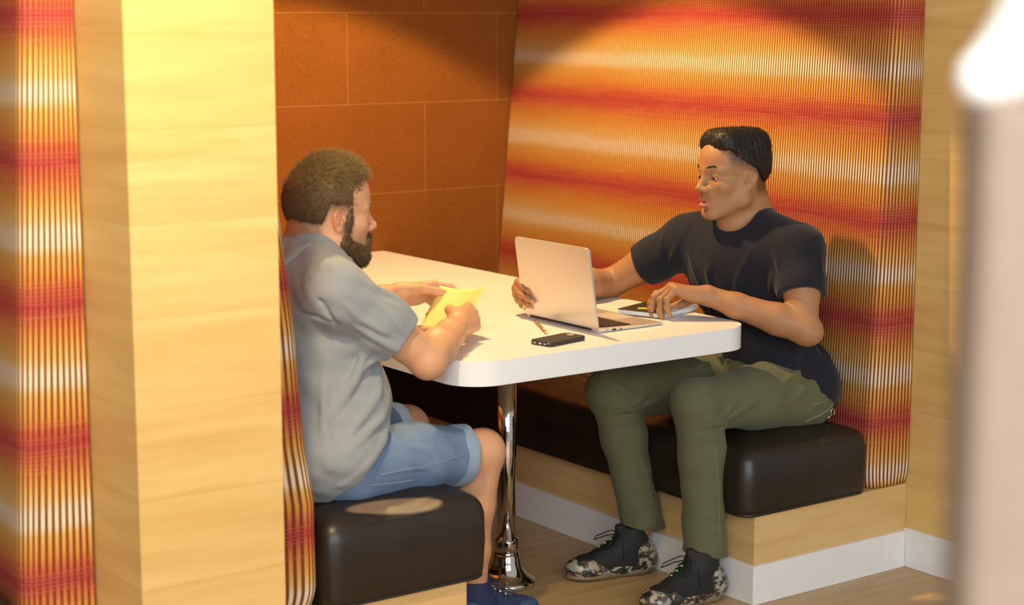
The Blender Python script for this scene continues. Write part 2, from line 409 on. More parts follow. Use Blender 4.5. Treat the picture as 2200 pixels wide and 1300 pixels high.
def np_mesh(name, V, F, mat, parent=None, origin=(0, 0, 0), color=None, smooth=True):
    me = bpy.data.meshes.new(name); V = np.asarray(V) - A3(origin)
    k = F.shape[1]
    me.vertices.add(len(V)); me.vertices.foreach_set('co', V.astype(np.float32).ravel())
    me.loops.add(F.size); me.loops.foreach_set('vertex_index', F.astype(np.int32).ravel())
    me.polygons.add(len(F)); me.polygons.foreach_set('loop_start', np.arange(0, F.size, k, dtype=np.int32))
    try: me.polygons.foreach_set('loop_total', np.full(len(F), k, dtype=np.int32))
    except Exception: pass
    me.update(calc_edges=True); me.validate()
    if k == 4:                                            # close pinholes
        e = np.sort(np.stack([F, np.roll(F, -1, 1)], -1).reshape(-1, 2), 1); key = e[:, 0].astype(np.int64) * (len(V) + 1) + e[:, 1]
        if (np.unique(key, return_counts=True)[1] == 1).any():
            bm = bmesh.new(); bm.from_mesh(me); bmesh.ops.holes_fill(bm, edges=[q for q in bm.edges if q.is_boundary], sides=12); bm.to_mesh(me); bm.free()
    if color is not None:
        at = me.attributes.new('tint', 'FLOAT_COLOR', 'POINT'); at.data.foreach_set('color', np.concatenate([color, np.ones((len(color), 1))], 1).astype(np.float32).ravel())
    return link(name, me, mat, parent, smooth)
def strands(name, roots, dirs, length, r, mat, parent, origin, segs=4, curl=0.0, droop=0.0, seed=1, flow=None):
    rs = np.random.RandomState(seed); n = len(roots); L = length * (0.7 + .6 * rs.rand(n)) if np.isscalar(length) else length
    P = [roots]; d = dirs.copy(); step = (L / segs)[:, None]
    for i in range(segs):
        d = d + curl * rs.normal(size=d.shape) + np.array([0, 0, -droop])
        if flow is not None: d = d + flow * .35
        d /= np.linalg.norm(d, axis=1)[:, None] + 1e-9
        P.append(P[-1] + d * step)
    P = np.stack(P, 1)                                   # n, segs+1, 3
    t = np.gradient(P, axis=1); t /= np.linalg.norm(t, axis=2)[..., None] + 1e-9
    ref = rs.normal(size=(n, 1, 3)); a = np.cross(t, ref); a /= np.linalg.norm(a, axis=2)[..., None] + 1e-9; b = np.cross(t, a)
    rad = r * np.linspace(1, .35, segs + 1)[None, :, None]
    V = np.stack([P + rad * (a * math.cos(q) + b * math.sin(q)) for q in (0, 2.0944, 4.1888)], 2)   # n, s+1, 3, 3
    s1 = segs + 1; base = (np.arange(n) * s1 * 3)[:, None, None] + (np.arange(segs) * 3)[None, :, None] + np.arange(3)[None, None, :]
    nx = (np.arange(n) * s1 * 3)[:, None, None] + (np.arange(segs) * 3)[None, :, None] + ((np.arange(3) + 1) % 3)[None, None, :]
    F = np.stack([base, nx, nx + 3, base + 3], -1).reshape(-1, 4)
    return np_mesh(name, V.reshape(-1, 3), F, mat, parent, origin)
def sample(V, F, n, keep=None, seed=3):
    rs = np.random.RandomState(seed); c = V[F].mean(1); e1 = V[F[:, 2]] - V[F[:, 0]]; e2 = V[F[:, 3]] - V[F[:, 1]]; nr = np.cross(e1, e2); ar = np.linalg.norm(nr, axis=1)
    nr = nr / (ar[:, None] + 1e-12); p = ar.copy()
    if keep is not None: p = p * keep(c)
    i = rs.choice(len(F), n, p=p / p.sum())
    w = rs.rand(n, 4); w /= w.sum(1)[:, None]
    return (V[F[i]] * w[..., None]).sum(1), nr[i]
def rot_axis(axis, deg):
    return np.array(Matrix.Rotation(math.radians(deg), 3, Vector(axis)))
# ------------------------------------------------------------------ the setting
def box_struct(name, lo, hi, mat, bev=0.0):
    bm = bmesh.new(); add_box(bm, lo, hi, bev); return struct(bm_link(name, bm, mat))
box_struct('floor', (-4.6, -4.2, -.06), (3.2, 2.2, 0), M['floor'])
box_struct('ceiling', (-4.6, -.23, 2.45), (3.2, 2.2, 2.52), M['ceiling'])
box_struct('wall_back', (-4.6, 1.965, 0), (3.2, 2.1, 2.45), M['felt'])
def divider(name, x0, x1, y0, y1):
    bm = bmesh.new(); add_prism(bm, [(x0, y0), (x1, y0), (x1, y1), (x0, y1)], 0, 2.45, .0025, 1)
    return struct(bm_link(name, bm, M['wood']))
divider('wall_right', .704, .912, .0225, 1.965)
divider('trim_1', .596, .912, -.23, .02)
divider('wall_left', -1.862, -1.546, -.23, 1.965)
def base_strip(name, lo, hi):
    bm = bmesh.new(); add_box(bm, lo, (hi[0], hi[1], hi[2]), .0025, 2); return struct(bm_link(name, bm, M['white_paint']))
base_strip('baseboard_right', (.584, -.242, 0), (.924, .0, .113))
base_strip('baseboard_left', (-1.874, -.242, 0), (-1.534, .0, .113))

def plinth(label, x0, x1, face, wall):
    t = empty('bench_base', ((x0 + x1) / 2, 0, 0)); tag(t, label, 'bench base', 'built-in bench bases')
    def rel(p): return (p[0] - (x0 + x1) / 2, p[1], p[2])
    bm = bmesh.new(); add_box(bm, rel((x0, .0, .105)), rel((x1, 1.963, .2435)), .0015, 1); bm_link('plinth', bm, M['wood_step'], t)
    bm = bmesh.new()
    if face < 0: add_box(bm, rel((x0 - .012, -.012, 0)), rel((x1 - .0125, 1.963, .1075)), .002, 2)
    else: add_box(bm, rel((x0 + .0125, -.012, 0)), rel((x1 + .012, 1.963, .1075)), .002, 2)
    o = bm_link('baseboard', bm, M['white_paint'], t); o['label'] = 'white skirting board'
    return t
plinth('low pale wood bench base with white skirting under the seat beside the camouflage sneakers', 0.0, .595, -1, .596)
plinth('low pale wood bench base under the seat of the bearded person', -1.545, -.935, 1, -1.546)
plinth('low pale wood bench base of the neighbouring booth, left of the wide wood post', -2.455, -1.865, -1, -1.862)

def cushion(label, x0, x1, fx, z1, mir):
    cx = (x0 + x1) / 2; t = empty('seat_cushion', (cx, 0, .2435)); tag(t, label, 'seat cushion', 'leather bench cushions')
    bm = bmesh.new(); y0, y1 = -.012, 1.955; H = z1 - .2435; hw = (x1 - x0) / 2; R = .045; rings = []
    prof = [(.006, .003), (.001, .010), (-.001, .022), (-.003, H * .45), (-.002, H - R)] + [(R - R * math.cos(a), H - R + R * math.sin(a)) for a in np.linspace(.12, math.pi / 2, 9)] + [(R + .03, H + .006), (R + .08, H + .012), (hw - .002, H + .016)]
    for ins, z in prof:
        P = rrect(x0 - cx + ins, y0 + ins, x1 - cx - ins, y1 - ins, max(.0012, .042 - ins * .8) if ins < .05 else .0012, 6)
        Q = []
        for i, p in enumerate(P):
            q = P[(i + 1) % len(P)]; m = 24 if i % 7 == 6 else 1
            for k in range(m): Q.append((p[0] + (q[0] - p[0]) * k / m, p[1] + (q[1] - p[1]) * k / m))
        rings.append(Q)
    vr = []
    for (ins, z), Q in zip(prof, rings):
        row = []
        for x, y in Q:
            w = max(0, math.sin(math.pi * min(1, z / H))) if z < H else 0
            e = max(0.0, 1 - (x / hw) ** 2); dy = -.008 * w * e if y < .1 else 0
            dx = math.copysign(.004, x) * w * (1 if abs(x) > hw - .03 else 0)
            zz = z + (.003 * math.sin(y * 6 + 1) + .002 * math.sin(y * 13) if z > H * .8 else 0)
            row.append(bm.verts.new((x + dx, y + dy, zz)))
        vr.append(row)
    for r0, r1 in zip(vr, vr[1:]):
        n = len(r0)
        for i in range(n): bm.faces.new((r0[i], r0[(i + 1) % n], r1[(i + 1) % n], r1[i]))
    bm.faces.new(vr[0][::-1]); bm.faces.new(vr[-1])
    bm_link('upholstery', bm, M['leather'], t, True)
    bm = bmesh.new(); r = .045
    lp = [(p[0], p[1], .006) for p in rrect(x0 - cx + .004, y0 + .003, x1 - cx - .004, y1 - .003, .040, 6)]
    add_tube(bm, lp, .0048, 8, True); bm_link('piping', bm, M['piping'], t, True)
    bm = bmesh.new(); zt = H - .022
    lp = []
    for x, y in [p for p in rrect(x0 - cx + .0085, y0 + .0085, x1 - cx - .0085, y1 - .0085, .036, 6)]: lp.append((x, y, zt))
    n = len(lp); full = []
    for i in range(n):
        p, q = lp[i], lp[(i + 1) % n]; m = 12 if math.hypot(q[0] - p[0], q[1] - p[1]) > .1 else 1
        for k in range(m):
            x = p[0] + (q[0] - p[0]) * k / m; y = p[1] + (q[1] - p[1]) * k / m; e = max(0, 1 - (x / hw) ** 2) if y < .1 else 0
            full.append((x, y - .0015 * e, zt + .006 * e))
    add_tube(bm, full, .0020, 6, True); bm_link('seam', bm, M['piping'], t, True)
    return t
cushion('dark brown leather seat cushion under the person in the navy t-shirt', -.045, .427, -1, .425, False)
cushion('dark brown leather seat cushion under the person in the grey shirt', -1.322, -.878, 1, .445, True)

def pad(label, near, far, xw0, xw1, sgn, z0, name_rz=0, zt=2.3, y1=1.96):
    # near/far: lists of (z, x) for the sitter's face of the pad; xw: wall face; sgn -1 when the pad faces -x
    t_loc = (xw0, 0, z0); zs = np.concatenate([np.linspace(z0, z0 + .06, 6), np.linspace(z0 + .09, zt, 60)])
    nz, nx = zip(*near); fz, fxx = zip(*far); rows = []; R = .032
    for z in zs:
        xn = np.interp(z, nz, nx); xf = np.interp(z, fz, fxx)
        tuck = .018 * max(0, 1 - (z - z0) / .07) ** 2
        xn = xn - sgn * tuck; xf = xf - sgn * tuck; y0 = -.004 + .6 * tuck
        path = [(xw0, y0)]
        for k in range(1, 6): path.append((xw0 + (xn - sgn * R - xw0) * k / 5, y0 - .004 * math.sin(math.pi * k / 5)))
        for k in range(1, 7):
            a = math.pi / 2 * k / 6; path.append((xn - sgn * R + sgn * R * math.sin(a), y0 + R - R * math.cos(a)))
        for k in range(1, 31):
            f = k / 30; yy = y0 + R + (y1 - y0 - R) * f; path.append((xn + (xf - xn) * f, yy))
        rows.append(path)
    bm = bmesh.new(); uvl = bm.loops.layers.uv.new('uv'); np_ = len(rows[0])
    ul = [0.0]; mid = rows[len(rows) // 2]
    for a, b in zip(mid, mid[1:]): ul.append(ul[-1] + math.hypot(a[0] - b[0], a[1] - b[1]))
    G_ = [[bm.verts.new((p[0] - t_loc[0], p[1], z - t_loc[2])) for p in row] for row, z in zip(rows, zs)]
    for i in range(len(G_) - 1):
        for j in range(np_ - 1):
            f = bm.faces.new((G_[i][j], G_[i][j + 1], G_[i + 1][j + 1], G_[i + 1][j])); f.smooth = True
            for lp, (a, b) in zip(f.loops, ((i, j), (i, j + 1), (i + 1, j + 1), (i + 1, j))): lp[uvl].uv = (ul[b], zs[a])
    # back, top and bottom
    back = [(bm.verts.new((xw0 - t_loc[0], .01, z - t_loc[2])), bm.verts.new((xw1 - t_loc[0], y1, z - t_loc[2]))) for z in (zs[0], zs[-1])]
    for row, bk in ((G_[0], back[0]), (G_[-1], back[1])):
        bm.faces.new(row + [bk[1], bk[0]])
    bm.faces.new((back[0][0], back[0][1], back[1][1], back[1][0]))
    o = bm_link('back_pad', bm, M['stripe'], None, False, t_loc)
    for p in o.data.polygons: p.use_smooth = len(p.vertices) == 4
    return tag(o, label, 'backrest', 'striped bench back pads')
pad('orange and red striped back pad behind the person in the navy t-shirt',
    [(.24, .436), (.45, .440), (1.0, .463), (1.36, .478), (1.61, .49), (2.3, .52)], [(.24, .50), (.42, .525), (.63, .552), (.9, .578), (1.2, .605), (1.62, .645), (2.3, .685)], .5945, .70, -1, .2445)
pad('striped back pad seen edge-on behind the person in the grey shirt',
    [(.24, -1.332), (.5, -1.335), (.64, -1.358), (.9, -1.377), (1.21, -1.416), (1.6, -1.45), (2.3, -1.49)], [(.24, -1.332), (.5, -1.335), (.64, -1.358), (.9, -1.377), (1.21, -1.416), (1.6, -1.45), (2.3, -1.49)], -1.5435, -1.5435, 1, .2445)
pad('striped back pad of the neighbouring booth, in front of the wide wood post',
    [(.24, -2.02), (.45, -2.018), (1.0, -1.995), (1.36, -1.98), (1.61, -1.968), (2.3, -1.94)], [(.24, -2.02), (.45, -2.018), (1.0, -1.985), (1.36, -1.965), (1.61, -1.95), (2.3, -1.91)], -1.8645, -1.8645, -1, .2445)
o = cushion('dark leather seat cushion of the neighbouring booth, barely visible at the lower left corner', -2.5, -2.035, -1, .425, False)

# ------------------------------------------------------------------ the table
tb = empty('booth_table', (-.437, .53, 0)); tag(tb, 'white laminate booth table with rounded corners on a chrome column', 'table')
def relt(P): return [(p[0] + .437, p[1] - .53) for p in P]
outl = [p for p in relt(rrect(-.885, .072, .060, 1.962, .10, 30)) if p[1] < .5]
outl = relt([(.060, 1.962), (-.885, 1.962)]) + outl
bm = bmesh.new(); add_prism(bm, outl, .7425, .748, .0012, 2); bm_link('tabletop', bm, M['table_white'], tb)
bm = bmesh.new(); add_prism(bm, outl, .686, .7424, .0015, 2); bm_link('edge_band', bm, M['table_edge'], tb)
bm = bmesh.new(); add_lathe(bm, [(.0265, .10), (.0265, .680)]); bm_link('column', bm, M['chrome'], tb, True)
bm = bmesh.new(); add_lathe(bm, [(.075, .672), (.075, .685)]); bm_link('mounting_plate', bm, M['chrome'], tb)
bm = bmesh.new(); add_lathe(bm, [(.0330, .085), (.0330, .128), (.0325, .1305), (.0275, .1325), (.0268, .133)]); bm_link('collar', bm, M['chrome'], tb, True)
bm = bmesh.new(); add_lathe(bm, [(.081, .0), (.081, .0125), (.0790, .0165), (.072, .021), (.060, .029), (.050, .040), (.0435, .053), (.0390, .067), (.0365, .085), (.0335, .092)]); bm_link('base_flange', bm, M['chrome'], tb, True)

# ------------------------------------------------------------------ laptop
TZ = .7482
lap = empty('laptop', (-.368, .2165, TZ), 0); tag(lap, 'open silver laptop on the white table, lid seen from behind', 'laptop')
bm = bmesh.new(); pr = rrect(0, 0, .227, .325, .012, 6)
a = [bm.verts.new((p[0] * .985 + .0017, p[1] * .985 + .0024, .0012)) for p in pr]; b = [bm.verts.new((p[0], p[1], .006 + .0055 * (1 - p[0] / .227))) for p in pr]
for i in range(len(a)): bm.faces.new((a[i], a[(i + 1) % len(a)], b[(i + 1) % len(a)], b[i]))
bm.faces.new(a[::-1]); bm.faces.new(b); bm_link('base', bm, M['alu'], lap)
def topz(x): return .006 + .0055 * (1 - x / .227)
bm = bmesh.new()
vs = [bm.verts.new((x, y, topz(x) + .0003)) for x, y in ((.022, .018), (.128, .018), (.128, .307), (.022, .307))]; bm.faces.new(vs)
bmesh.ops.solidify(bm, geom=bm.faces[:], thickness=.0004); kw = bm_link('keyboard_well', bm, M['black_plastic'], lap)
bm = bmesh.new()
for r_ in range(6):
    ny = 14 if r_ != 5 else 9
    x0 = .024 + r_ * .0172
    for c in range(ny):
        wdt = .285 / ny; y0 = .0205 + c * wdt
        if r_ == 5 and c == 4: pass
        zz = topz(x0 + .007); add_box(bm, (x0, y0 + .001, zz + .0006), (x0 + (.0145 if r_ else .009), y0 + wdt - .0012, zz + .0018), .0004, 1)
kb = bm_link('keyboard', bm, M['key'], lap); kb['label'] = 'rows of black keys'
bm = bmesh.new(); vs = [bm.verts.new((x, y, topz(x) + .0003)) for x, y in ((.140, .11), (.215, .11), (.215, .215), (.140, .215))]; bm.faces.new(vs)
bm_link('trackpad', bm, M['alu_side'], lap)
for i, (x, w_) in enumerate(((.022, .013), (.048, .012), (.075, .004))):
    bm = bmesh.new(); z = .0045 - .001 * i; add_box(bm, (x, -.0009, z), (x + w_, .004, z + .0042), .0008, 1)
    po = bm_link('port', bm, M['port'] if i == 0 else M['black_plastic'], lap)
bm = bmesh.new(); add_tube(bm, [(.002, .03, .0085), (.002, .295, .0085)], .0055, 10); bm_link('hinge', bm, M['black_plastic'], lap, True)
ld = empty('lid', (.000, 0, .0105)); ld.parent = lap; ld.rotation_euler = (0, math.radians(-8.6), 0)
bm = bmesh.new(); add_prism(bm, [(p[0], p[1]) for p in rrect(0, 0, .218, .325, .012, 6)], -.0028, .0028, .0011, 2)
bmesh.ops.transform(bm, matrix=Matrix(((0, 0, 1, 0), (0, 1, 0, 0), (1, 0, 0, 0), (0, 0, 0, 1))), verts=bm.verts)
lm = bm_link('lid_shell', bm, M['alu'], None)
# the lid itself is the part, the screen its piece
lm.name = 'lid'; lm.parent = lap; lm.location = ld.location; lm.rotation_euler = ld.rotation_euler; bpy.data.objects.remove(ld); lm.name = 'lid'
bm = bmesh.new(); add_box(bm, (.0027, .008, .012), (.0034, .317, .212), .0002, 1); bm_link('screen', bm, M['screen'], lm)

# ------------------------------------------------------------------ notebook, phone, pens, paper
nb = empty('notebook', (-.089, .281, TZ), math.radians(18.7)); tag(nb, 'black spiral notebook lying on the table beyond the laptop keyboard', 'notebook')
Lx, Ly = .192, .150
bm = bmesh.new(); add_prism(bm, rrect(.004, .010, Lx - .002, Ly - .002, .003, 3), .0022, .0145, .0006, 1); bm_link('pages', bm, M['pages'], nb)
for nm, z in (('cover', .0147), ('back_cover', .0003)):
    bm = bmesh.new(); add_prism(bm, rrect(0, .006, Lx, Ly, .005, 4), z, z + .0016, .0004, 1); bm_link(nm, bm, M['cover'], nb)
bm = bmesh.new()
for i in range(17):
    x = .011 + i * (Lx - .022) / 16
    for dx in (-.0016, .0016):
        add_tube(bm, [(x + dx + .0008 * math.sin(a), .008 + .0105 * math.cos(a), .0102 + .0095 * math.sin(a)) for a in [2 * math.pi * k / 14 for k in range(14)]], .0013, 6, True)
bm_link('spiral_binding', bm, M['wire'], nb, True)

ph = empty('smartphone', (-.526, .182, TZ), math.radians(11.5)); tag(ph, 'smartphone in a dark case lying on the table near the laptop', 'phone')
bm = bmesh.new(); add_prism(bm, rrect(-.070, -.0345, .070, .0345, .010, 6), .0002, .0115, .0022, 3); bm_link('case', bm, M['phone'], ph)
bm = bmesh.new(); add_prism(bm, rrect(.036, -.012, .060, .016, .0115, 8), .01145, .0121, .0002, 1); c_ = bm_link('camera_window', bm, M['phone'], ph)
bm = bmesh.new(); add_prism(bm, rrect(.040, -.008, .058, .012, .0085, 8), .0120, .0124); c2 = bm_link('camera_glass', bm, M['glint'], ph)
for y, w_, h_ in ((.018, .010, .0035), (.0, .009, .005), (-.016, .009, .0035)):
    bm = bmesh.new(); add_box(bm, (-.0706, y - w_ / 2, .0058 - h_ / 2), (-.069, y + w_ / 2, .0058 + h_ / 2), .0004, 1); bm_link('port', bm, M['port'], ph)
bm = bmesh.new(); add_ball(bm, (-.0688, -.0275, .0085), .0022, 10); bm_link('button', bm, M['port'], ph, True)

def stick(name, a, b, r, mat, label, cat, tipmat, capmat, tl=.012, cl=.010):
    a = Vector(a); b = Vector(b); d = (b - a); L = d.length
    t = empty(name, (a.x, a.y, a.z), math.atan2(d.y, d.x)); tag(t, label, cat)
    bm = bmesh.new(); add_tube(bm, [(cl, 0, 0), (L - tl, 0, 0)], r, 10); bm_link('barrel', bm, mat, t, True)
    bm = bmesh.new(); add_tube(bm, [(L - tl, 0, 0), (L - tl * .4, 0, 0), (L, 0, 0)], r, 10, radii=[r, r * .55, r * .08]); bm_link('tip', bm, tipmat, t, True)
    bm = bmesh.new(); add_tube(bm, [(0, 0, 0), (.002, 0, 0), (cl, 0, 0)], r, 10, radii=[r * .6, r * .95, r * 1.02]); bm_link('end_cap', bm, capmat, t, True)
    return t
stick('pen', (-.402, .445, TZ + .0042), (-.486, .283, TZ + .0042), .004, M['gold'], 'golden pen lying on the table between phone and laptop', 'pen', M['tip'], M['black_plastic'])
stick('pencil', (-.105, .372, TZ + .0205), (-.060, .322, TZ + .0205), .0032, M['yellow'], 'short yellow pencil on the notebook under the fingers', 'pencil', M['yellow'], M['yellow'], .006, .006)

# yellow paper: a folded sheet held between two hands
TL, TR, BL = A3((-.635, .548, .850)), A3((-.618, .365, .870)), A3((-.735, .50, .760)); BR = TR + BL - TL
N_, K = 16, 12
nrm = np.cross(TR - TL, BL - TL); nrm /= np.linalg.norm(nrm); nrm *= np.sign(nrm[2])
V = []
for s_ in (0, 1):
    for i in range(N_ + 1):
        for j in range(K + 1):
            u, v = i / N_, j / K
            p = TL + (TR - TL) * u + (BL - TL) * v + nrm * (.010 * (2 * u - 1) ** 2 * (1 - v) - .004 * math.sin(math.pi * u) + (.0022 if s_ else 0))
            V.append(p)
V = np.array(V); F = []; w1 = K + 1; off = (N_ + 1) * w1
for i in range(N_):
    for j in range(K):
        q = i * w1 + j; F.append((q, q + w1, q + w1 + 1, q + 1)); F.append((off + q, off + q + 1, off + q + w1 + 1, off + q + w1))
for i in range(N_): 
    F.append((i * w1, off + i * w1, off + (i + 1) * w1, (i + 1) * w1)); F.append((i * w1 + K, (i + 1) * w1 + K, off + (i + 1) * w1 + K, off + i * w1 + K))
for j in range(K):
    F.append((j, j + 1, off + j + 1, off + j)); q = N_ * w1; F.append((q + j, off + q + j, off + q + j + 1, q + j + 1))
o = np_mesh('folded_paper', V, np.array(F), M['paper'], None, BL); o.location = BL
tag(o, 'folded yellow paper held in both hands of the bearded person', 'paper')
# ------------------------------------------------------------------ figures
def unit(v): v = A3(v); return v / np.linalg.norm(v)
def skin_mat(name, rough=.48, sss=.12):
    g = G(name); at = g.n('ShaderNodeAttribute', attribute_name='tint'); co = g.coord()
    n = g.noise(co, 900, 3); b = g.noise(co, 30, 3)
    col = g.mix(g.rng(b, .3, .75, 0, .14), at.outputs['Color'], (.45, .12, .06))
    g.bump(n, .06, .001)
    m = g.set(col, g.rng(b, .3, .7, rough - .04, rough + .06), spec=.4)
    g.b.inputs['Subsurface Weight'].default_value = sss; g.b.inputs['Subsurface Radius'].default_value = (.012, .004, .002); g.b.inputs['Subsurface Scale'].default_value = .5
    return m
def cloth_mat(name, c1, c2, scale=700, rough=.85, bumps=.25, fuzz=.15, big=.12):
    g = G(name); co = g.coord()
    a = g.noise(g.scale(co, (1, 1, 3.0)), scale, 2); b = g.noise(g.scale(co, (2.5, 2.5, .8)), scale * .8, 2); w = g.noise(co, 14, 3)
    f = g.math('MULTIPLY', g.math('ADD', a, b), .5)
    col = g.mix(g.rng(f, .38, .62), c1, c2)
    col = g.mix(g.rng(w, .35, .7, 0, big), col, tuple(x * .72 for x in c1))
    g.bump(f, bumps, .0012)
    m = g.set(col, rough, spec=.2)
    g.b.inputs['Sheen Weight'].default_value = fuzz; g.b.inputs['Sheen Roughness'].default_value = .5
    return m

def head(F, O, fwd, up, s, kind):
    """Adds a head with face, ears and neck stub to field F; local units are centimetres with the origin between the eyes' level and the ears. Returns the local-to-world map."""
    f = unit(fwd); u = A3(up) - f * (A3(up) @ f); u = unit(u); l = np.cross(u, f)
    R = np.stack([f, l, u], 1); F.frame(R, O, .01 * s)
    dark = kind == 'slim'
    F.ell((-1.0, 0, 3.3), (9.1, 7.5, 8.0), k=1)
    F.ell((3.0, 0, 3.4), (5.9, 6.4, 6.2), k=2)
    F.ell((3.4, 0, -3.4), (5.3, 5.6, 6.6), k=2)
    for y in (1, -1):
        F.ell((5.2, 4.1 * y, -2.4), (2.4, 2.0, 1.9), k=1.6)                      # cheekbone
        F.cone((0.2, 5.2 * y, -6.2), (6.6, 1.6 * y, -9.9), 1.7, 1.5, k=2.2)      # jaw
        F.cone((-.3, 5.3 * y, -2.5), (0.4, 5.0 * y, -6.0), 1.5, 1.7, k=3.0)
        F.cone((8.2, .8 * y, 1.7), (6.3, 4.9 * y, 1.5), .85, .8, k=1.4)          # brow
    F.ell((7.5, 0, -9.8), (1.7, 2.0, 1.5), k=1.6)                                # chin
    F.ell((6.6, 0, -6.6), (2.6, 2.9, 2.7), k=1.6)                                # mouth barrel
    for y in (1, -1):
        F.ell((9.2, 3.25 * y, -.15), (1.75, 1.75, 1.15), k=.9, mode='s')         # eye socket
        F.ell((6.75, 3.25 * y, -.05), (1.42, 1.5, 1.30), k=.5)                   # closed lid mass
        F.ell((8.4, 3.3 * y, -.46 if dark else -.2), (1.0, 1.25, .25 if dark else .45), k=.12, mode='s')   # opening between the lids
        F.cone((8.05, 2.0 * y, .50), (7.35, 4.6 * y, .35), .13, .10, k=.5)        # upper lid fold
    # nose
    F.cone((8.1, 0, .9), (10.3, 0, -2.7), .72, .80, k=.9)
    F.ell((10.3 if dark else 10.55, 0, -3.1), (1.0, 1.15 if dark else .95, .9), k=.7)
    for y in (1, -1):
        F.ell((9.2, 1.40 * y, -3.45), (1.15, 1.0 if dark else .65, .8), k=.95 if dark else .55)
        F.ell((9.9, .62 * y, -4.1), (.55, .34, .30), k=.25, mode='s')
    F.cone((8.9, 0, -4.3), (9.2, 0, -5.2), .28, .22, k=.5)
    # lips
    ul, ll = (.78, .92) if dark else (.42, .50)
    for y in (1, -1):
        F.cone((9.35, .0, -5.95), (8.0, 2.35 * y, -6.55), ul, .28, k=.35)
        F.cone((9.25, .0, -7.35 if dark else -7.1), (7.9, 2.2 * y, -6.75), ll, .26, k=.35)
    F.ell((9.75, 0, -6.68), (1.1, 1.7 if dark else 1.9, .22 if dark else .10), k=.2, mode='s')                 # parted mouth
    F.ell((9.1, 0, -8.45), (.8, 1.6, .45), k=.7, mode='s')
    # ears
    for y in (1, -1):
        q = rot_axis((0, 0, 1), -22 * y) @ rot_axis((1, 0, 0), -8 * y) @ rot_axis((0, 1, 0), -10)
        F.ell((-.6, 7.25 * y, -1.3), (1.75, .55, 2.9), rot=q, k=.5)
        F.ell((-.35, 7.85 * y, -1.0), (1.12, .55, 2.0), rot=q, k=.35, mode='s')
        F.torus((-.75, 7.55 * y, -.55), q @ A3((0, 1, 0)), 1.55, .30, k=.25)
        F.ell((-.35, 7.25 * y, -3.4), (.75, .45, .8), k=.4)
        F.ell((.55, 7.4 * y, -1.35), (.45, .45, .7), k=.4)
        F.ell((-.1, 7.5 * y, -1.5), (.5, .5, .7), k=.2, mode='s')
        F.cone((-.9, 7.62 * y, -1.9), (-.7, 7.62 * y, .1), .22, .2, k=.3)
    F.frame()
    def loc(P): return (np.asarray(P) - A3(O)) @ R / (.01 * s)
    def wor(p): return R @ (A3(p) * .01 * s) + A3(O)
    return loc, wor, R

def hand(F, w, d, n, side, curls, spread=(6, 1, -4, -10), thumb=None, sc=1.0, k=.007):
    """w wrist, d towards the knuckles, n the way the palm faces; side +1 right hand, -1 left. Five separate bent fingers."""
    d = unit(d); n = A3(n) - d * (A3(n) @ d); n = unit(n); t = np.cross(d, n) * side; w = A3(w)
    def B(a, b, c): return w + sc * (d * a + t * b + n * c)
    mc = [B(.090, .026, .0), B(.094, .0075, -.002), B(.089, -.0105, -.001), B(.081, -.0265, .002)]
    F.cone(B(.0, .010, .0), B(.030, .014, .004), .0235 * sc, .0200 * sc, k=.014); F.cone(B(.0, -.010, .0), B(.030, -.012, .004), .0235 * sc, .0190 * sc, k=.014)
    for i, m in enumerate(mc): F.cone(B(.018, .016 - .010 * i, .001), m, .0165 * sc, (.0128, .0130, .0122, .0112)[i] * sc, k=.010)
    F.ell(B(.040, .026, .012), (.022 * sc, .016 * sc, .016 * sc), rot=np.stack([d, t, n], 1), k=.012)
    F.ell(B(.045, -.022, .010), (.030 * sc, .012 * sc, .014 * sc), rot=np.stack([d, t, n], 1), k=.012)
    L = [(.044, .027, .022), (.049, .031, .023), (.045, .029, .022), (.035, .022, .020)]; rad = [(.0098, .0090, .0082, .0070), (.0101, .0092, .0083, .0071), (.0096, .0088, .0080, .0068), (.0086, .0078, .0071, .0062)]
    tips = []
    for i in range(4):
        a0 = math.radians(spread[i]); dd = d * math.cos(a0) + t * math.sin(a0); p = mc[i]; ang = 0
        for j in range(3):
            ang += math.radians(curls[i][j]); v = dd * math.cos(ang) + n * math.sin(ang); q = p + v * L[i][j] * sc
            F.cone(p, q, rad[i][j] * sc, rad[i][j + 1] * sc, k=.0035 if j else .006)
            if j: F.ell(p - (-dd * math.sin(ang) + n * math.cos(ang)) * .0015, (.0088 * sc,) * 3 if i < 3 else (.0078 * sc,) * 3, k=.004)
            p = q
        tips.append((p, v, -(-dd * math.sin(ang) + n * math.cos(ang)), rad[i][3] * sc))
    th = thumb or ((.62, .70, .35), (.85, .35, .35), (.97, .05, .2))
    p = B(.022, .022, .008); rr = (.0150, .0122, .0108, .0085); LL = (.042, .033, .027)
    for j in range(3):
        v = unit(th[j]); v = d * v[0] + t * v[1] + n * v[2]; q = p + v * LL[j] * sc
        F.cone(p, q, rr[j] * sc, rr[j + 1] * sc, k=.008 if j == 0 else .004); p = q
    tips.append((p, v, unit(np.cross(v, np.cross(A3(t), v))) , rr[3] * sc))
    return tips, mc

def eyes(parent, wor, O_, s, gaze, iris, origin, R):
    for y in (1, -1):
        c = A3(wor((6.88, 3.25 * y, -.12))); bm = bmesh.new(); add_ball(bm, c - A3(origin), .0118 * s, 24)
        o = bm_link('eye', bm, M['sclera'], parent, True)
        g = unit(R @ unit(gaze)); bm = bmesh.new(); add_ball(bm, c - A3(origin) + g * .0072 * s, .0062 * s, 20); bm_link('iris', bm, iris, o, True)
        
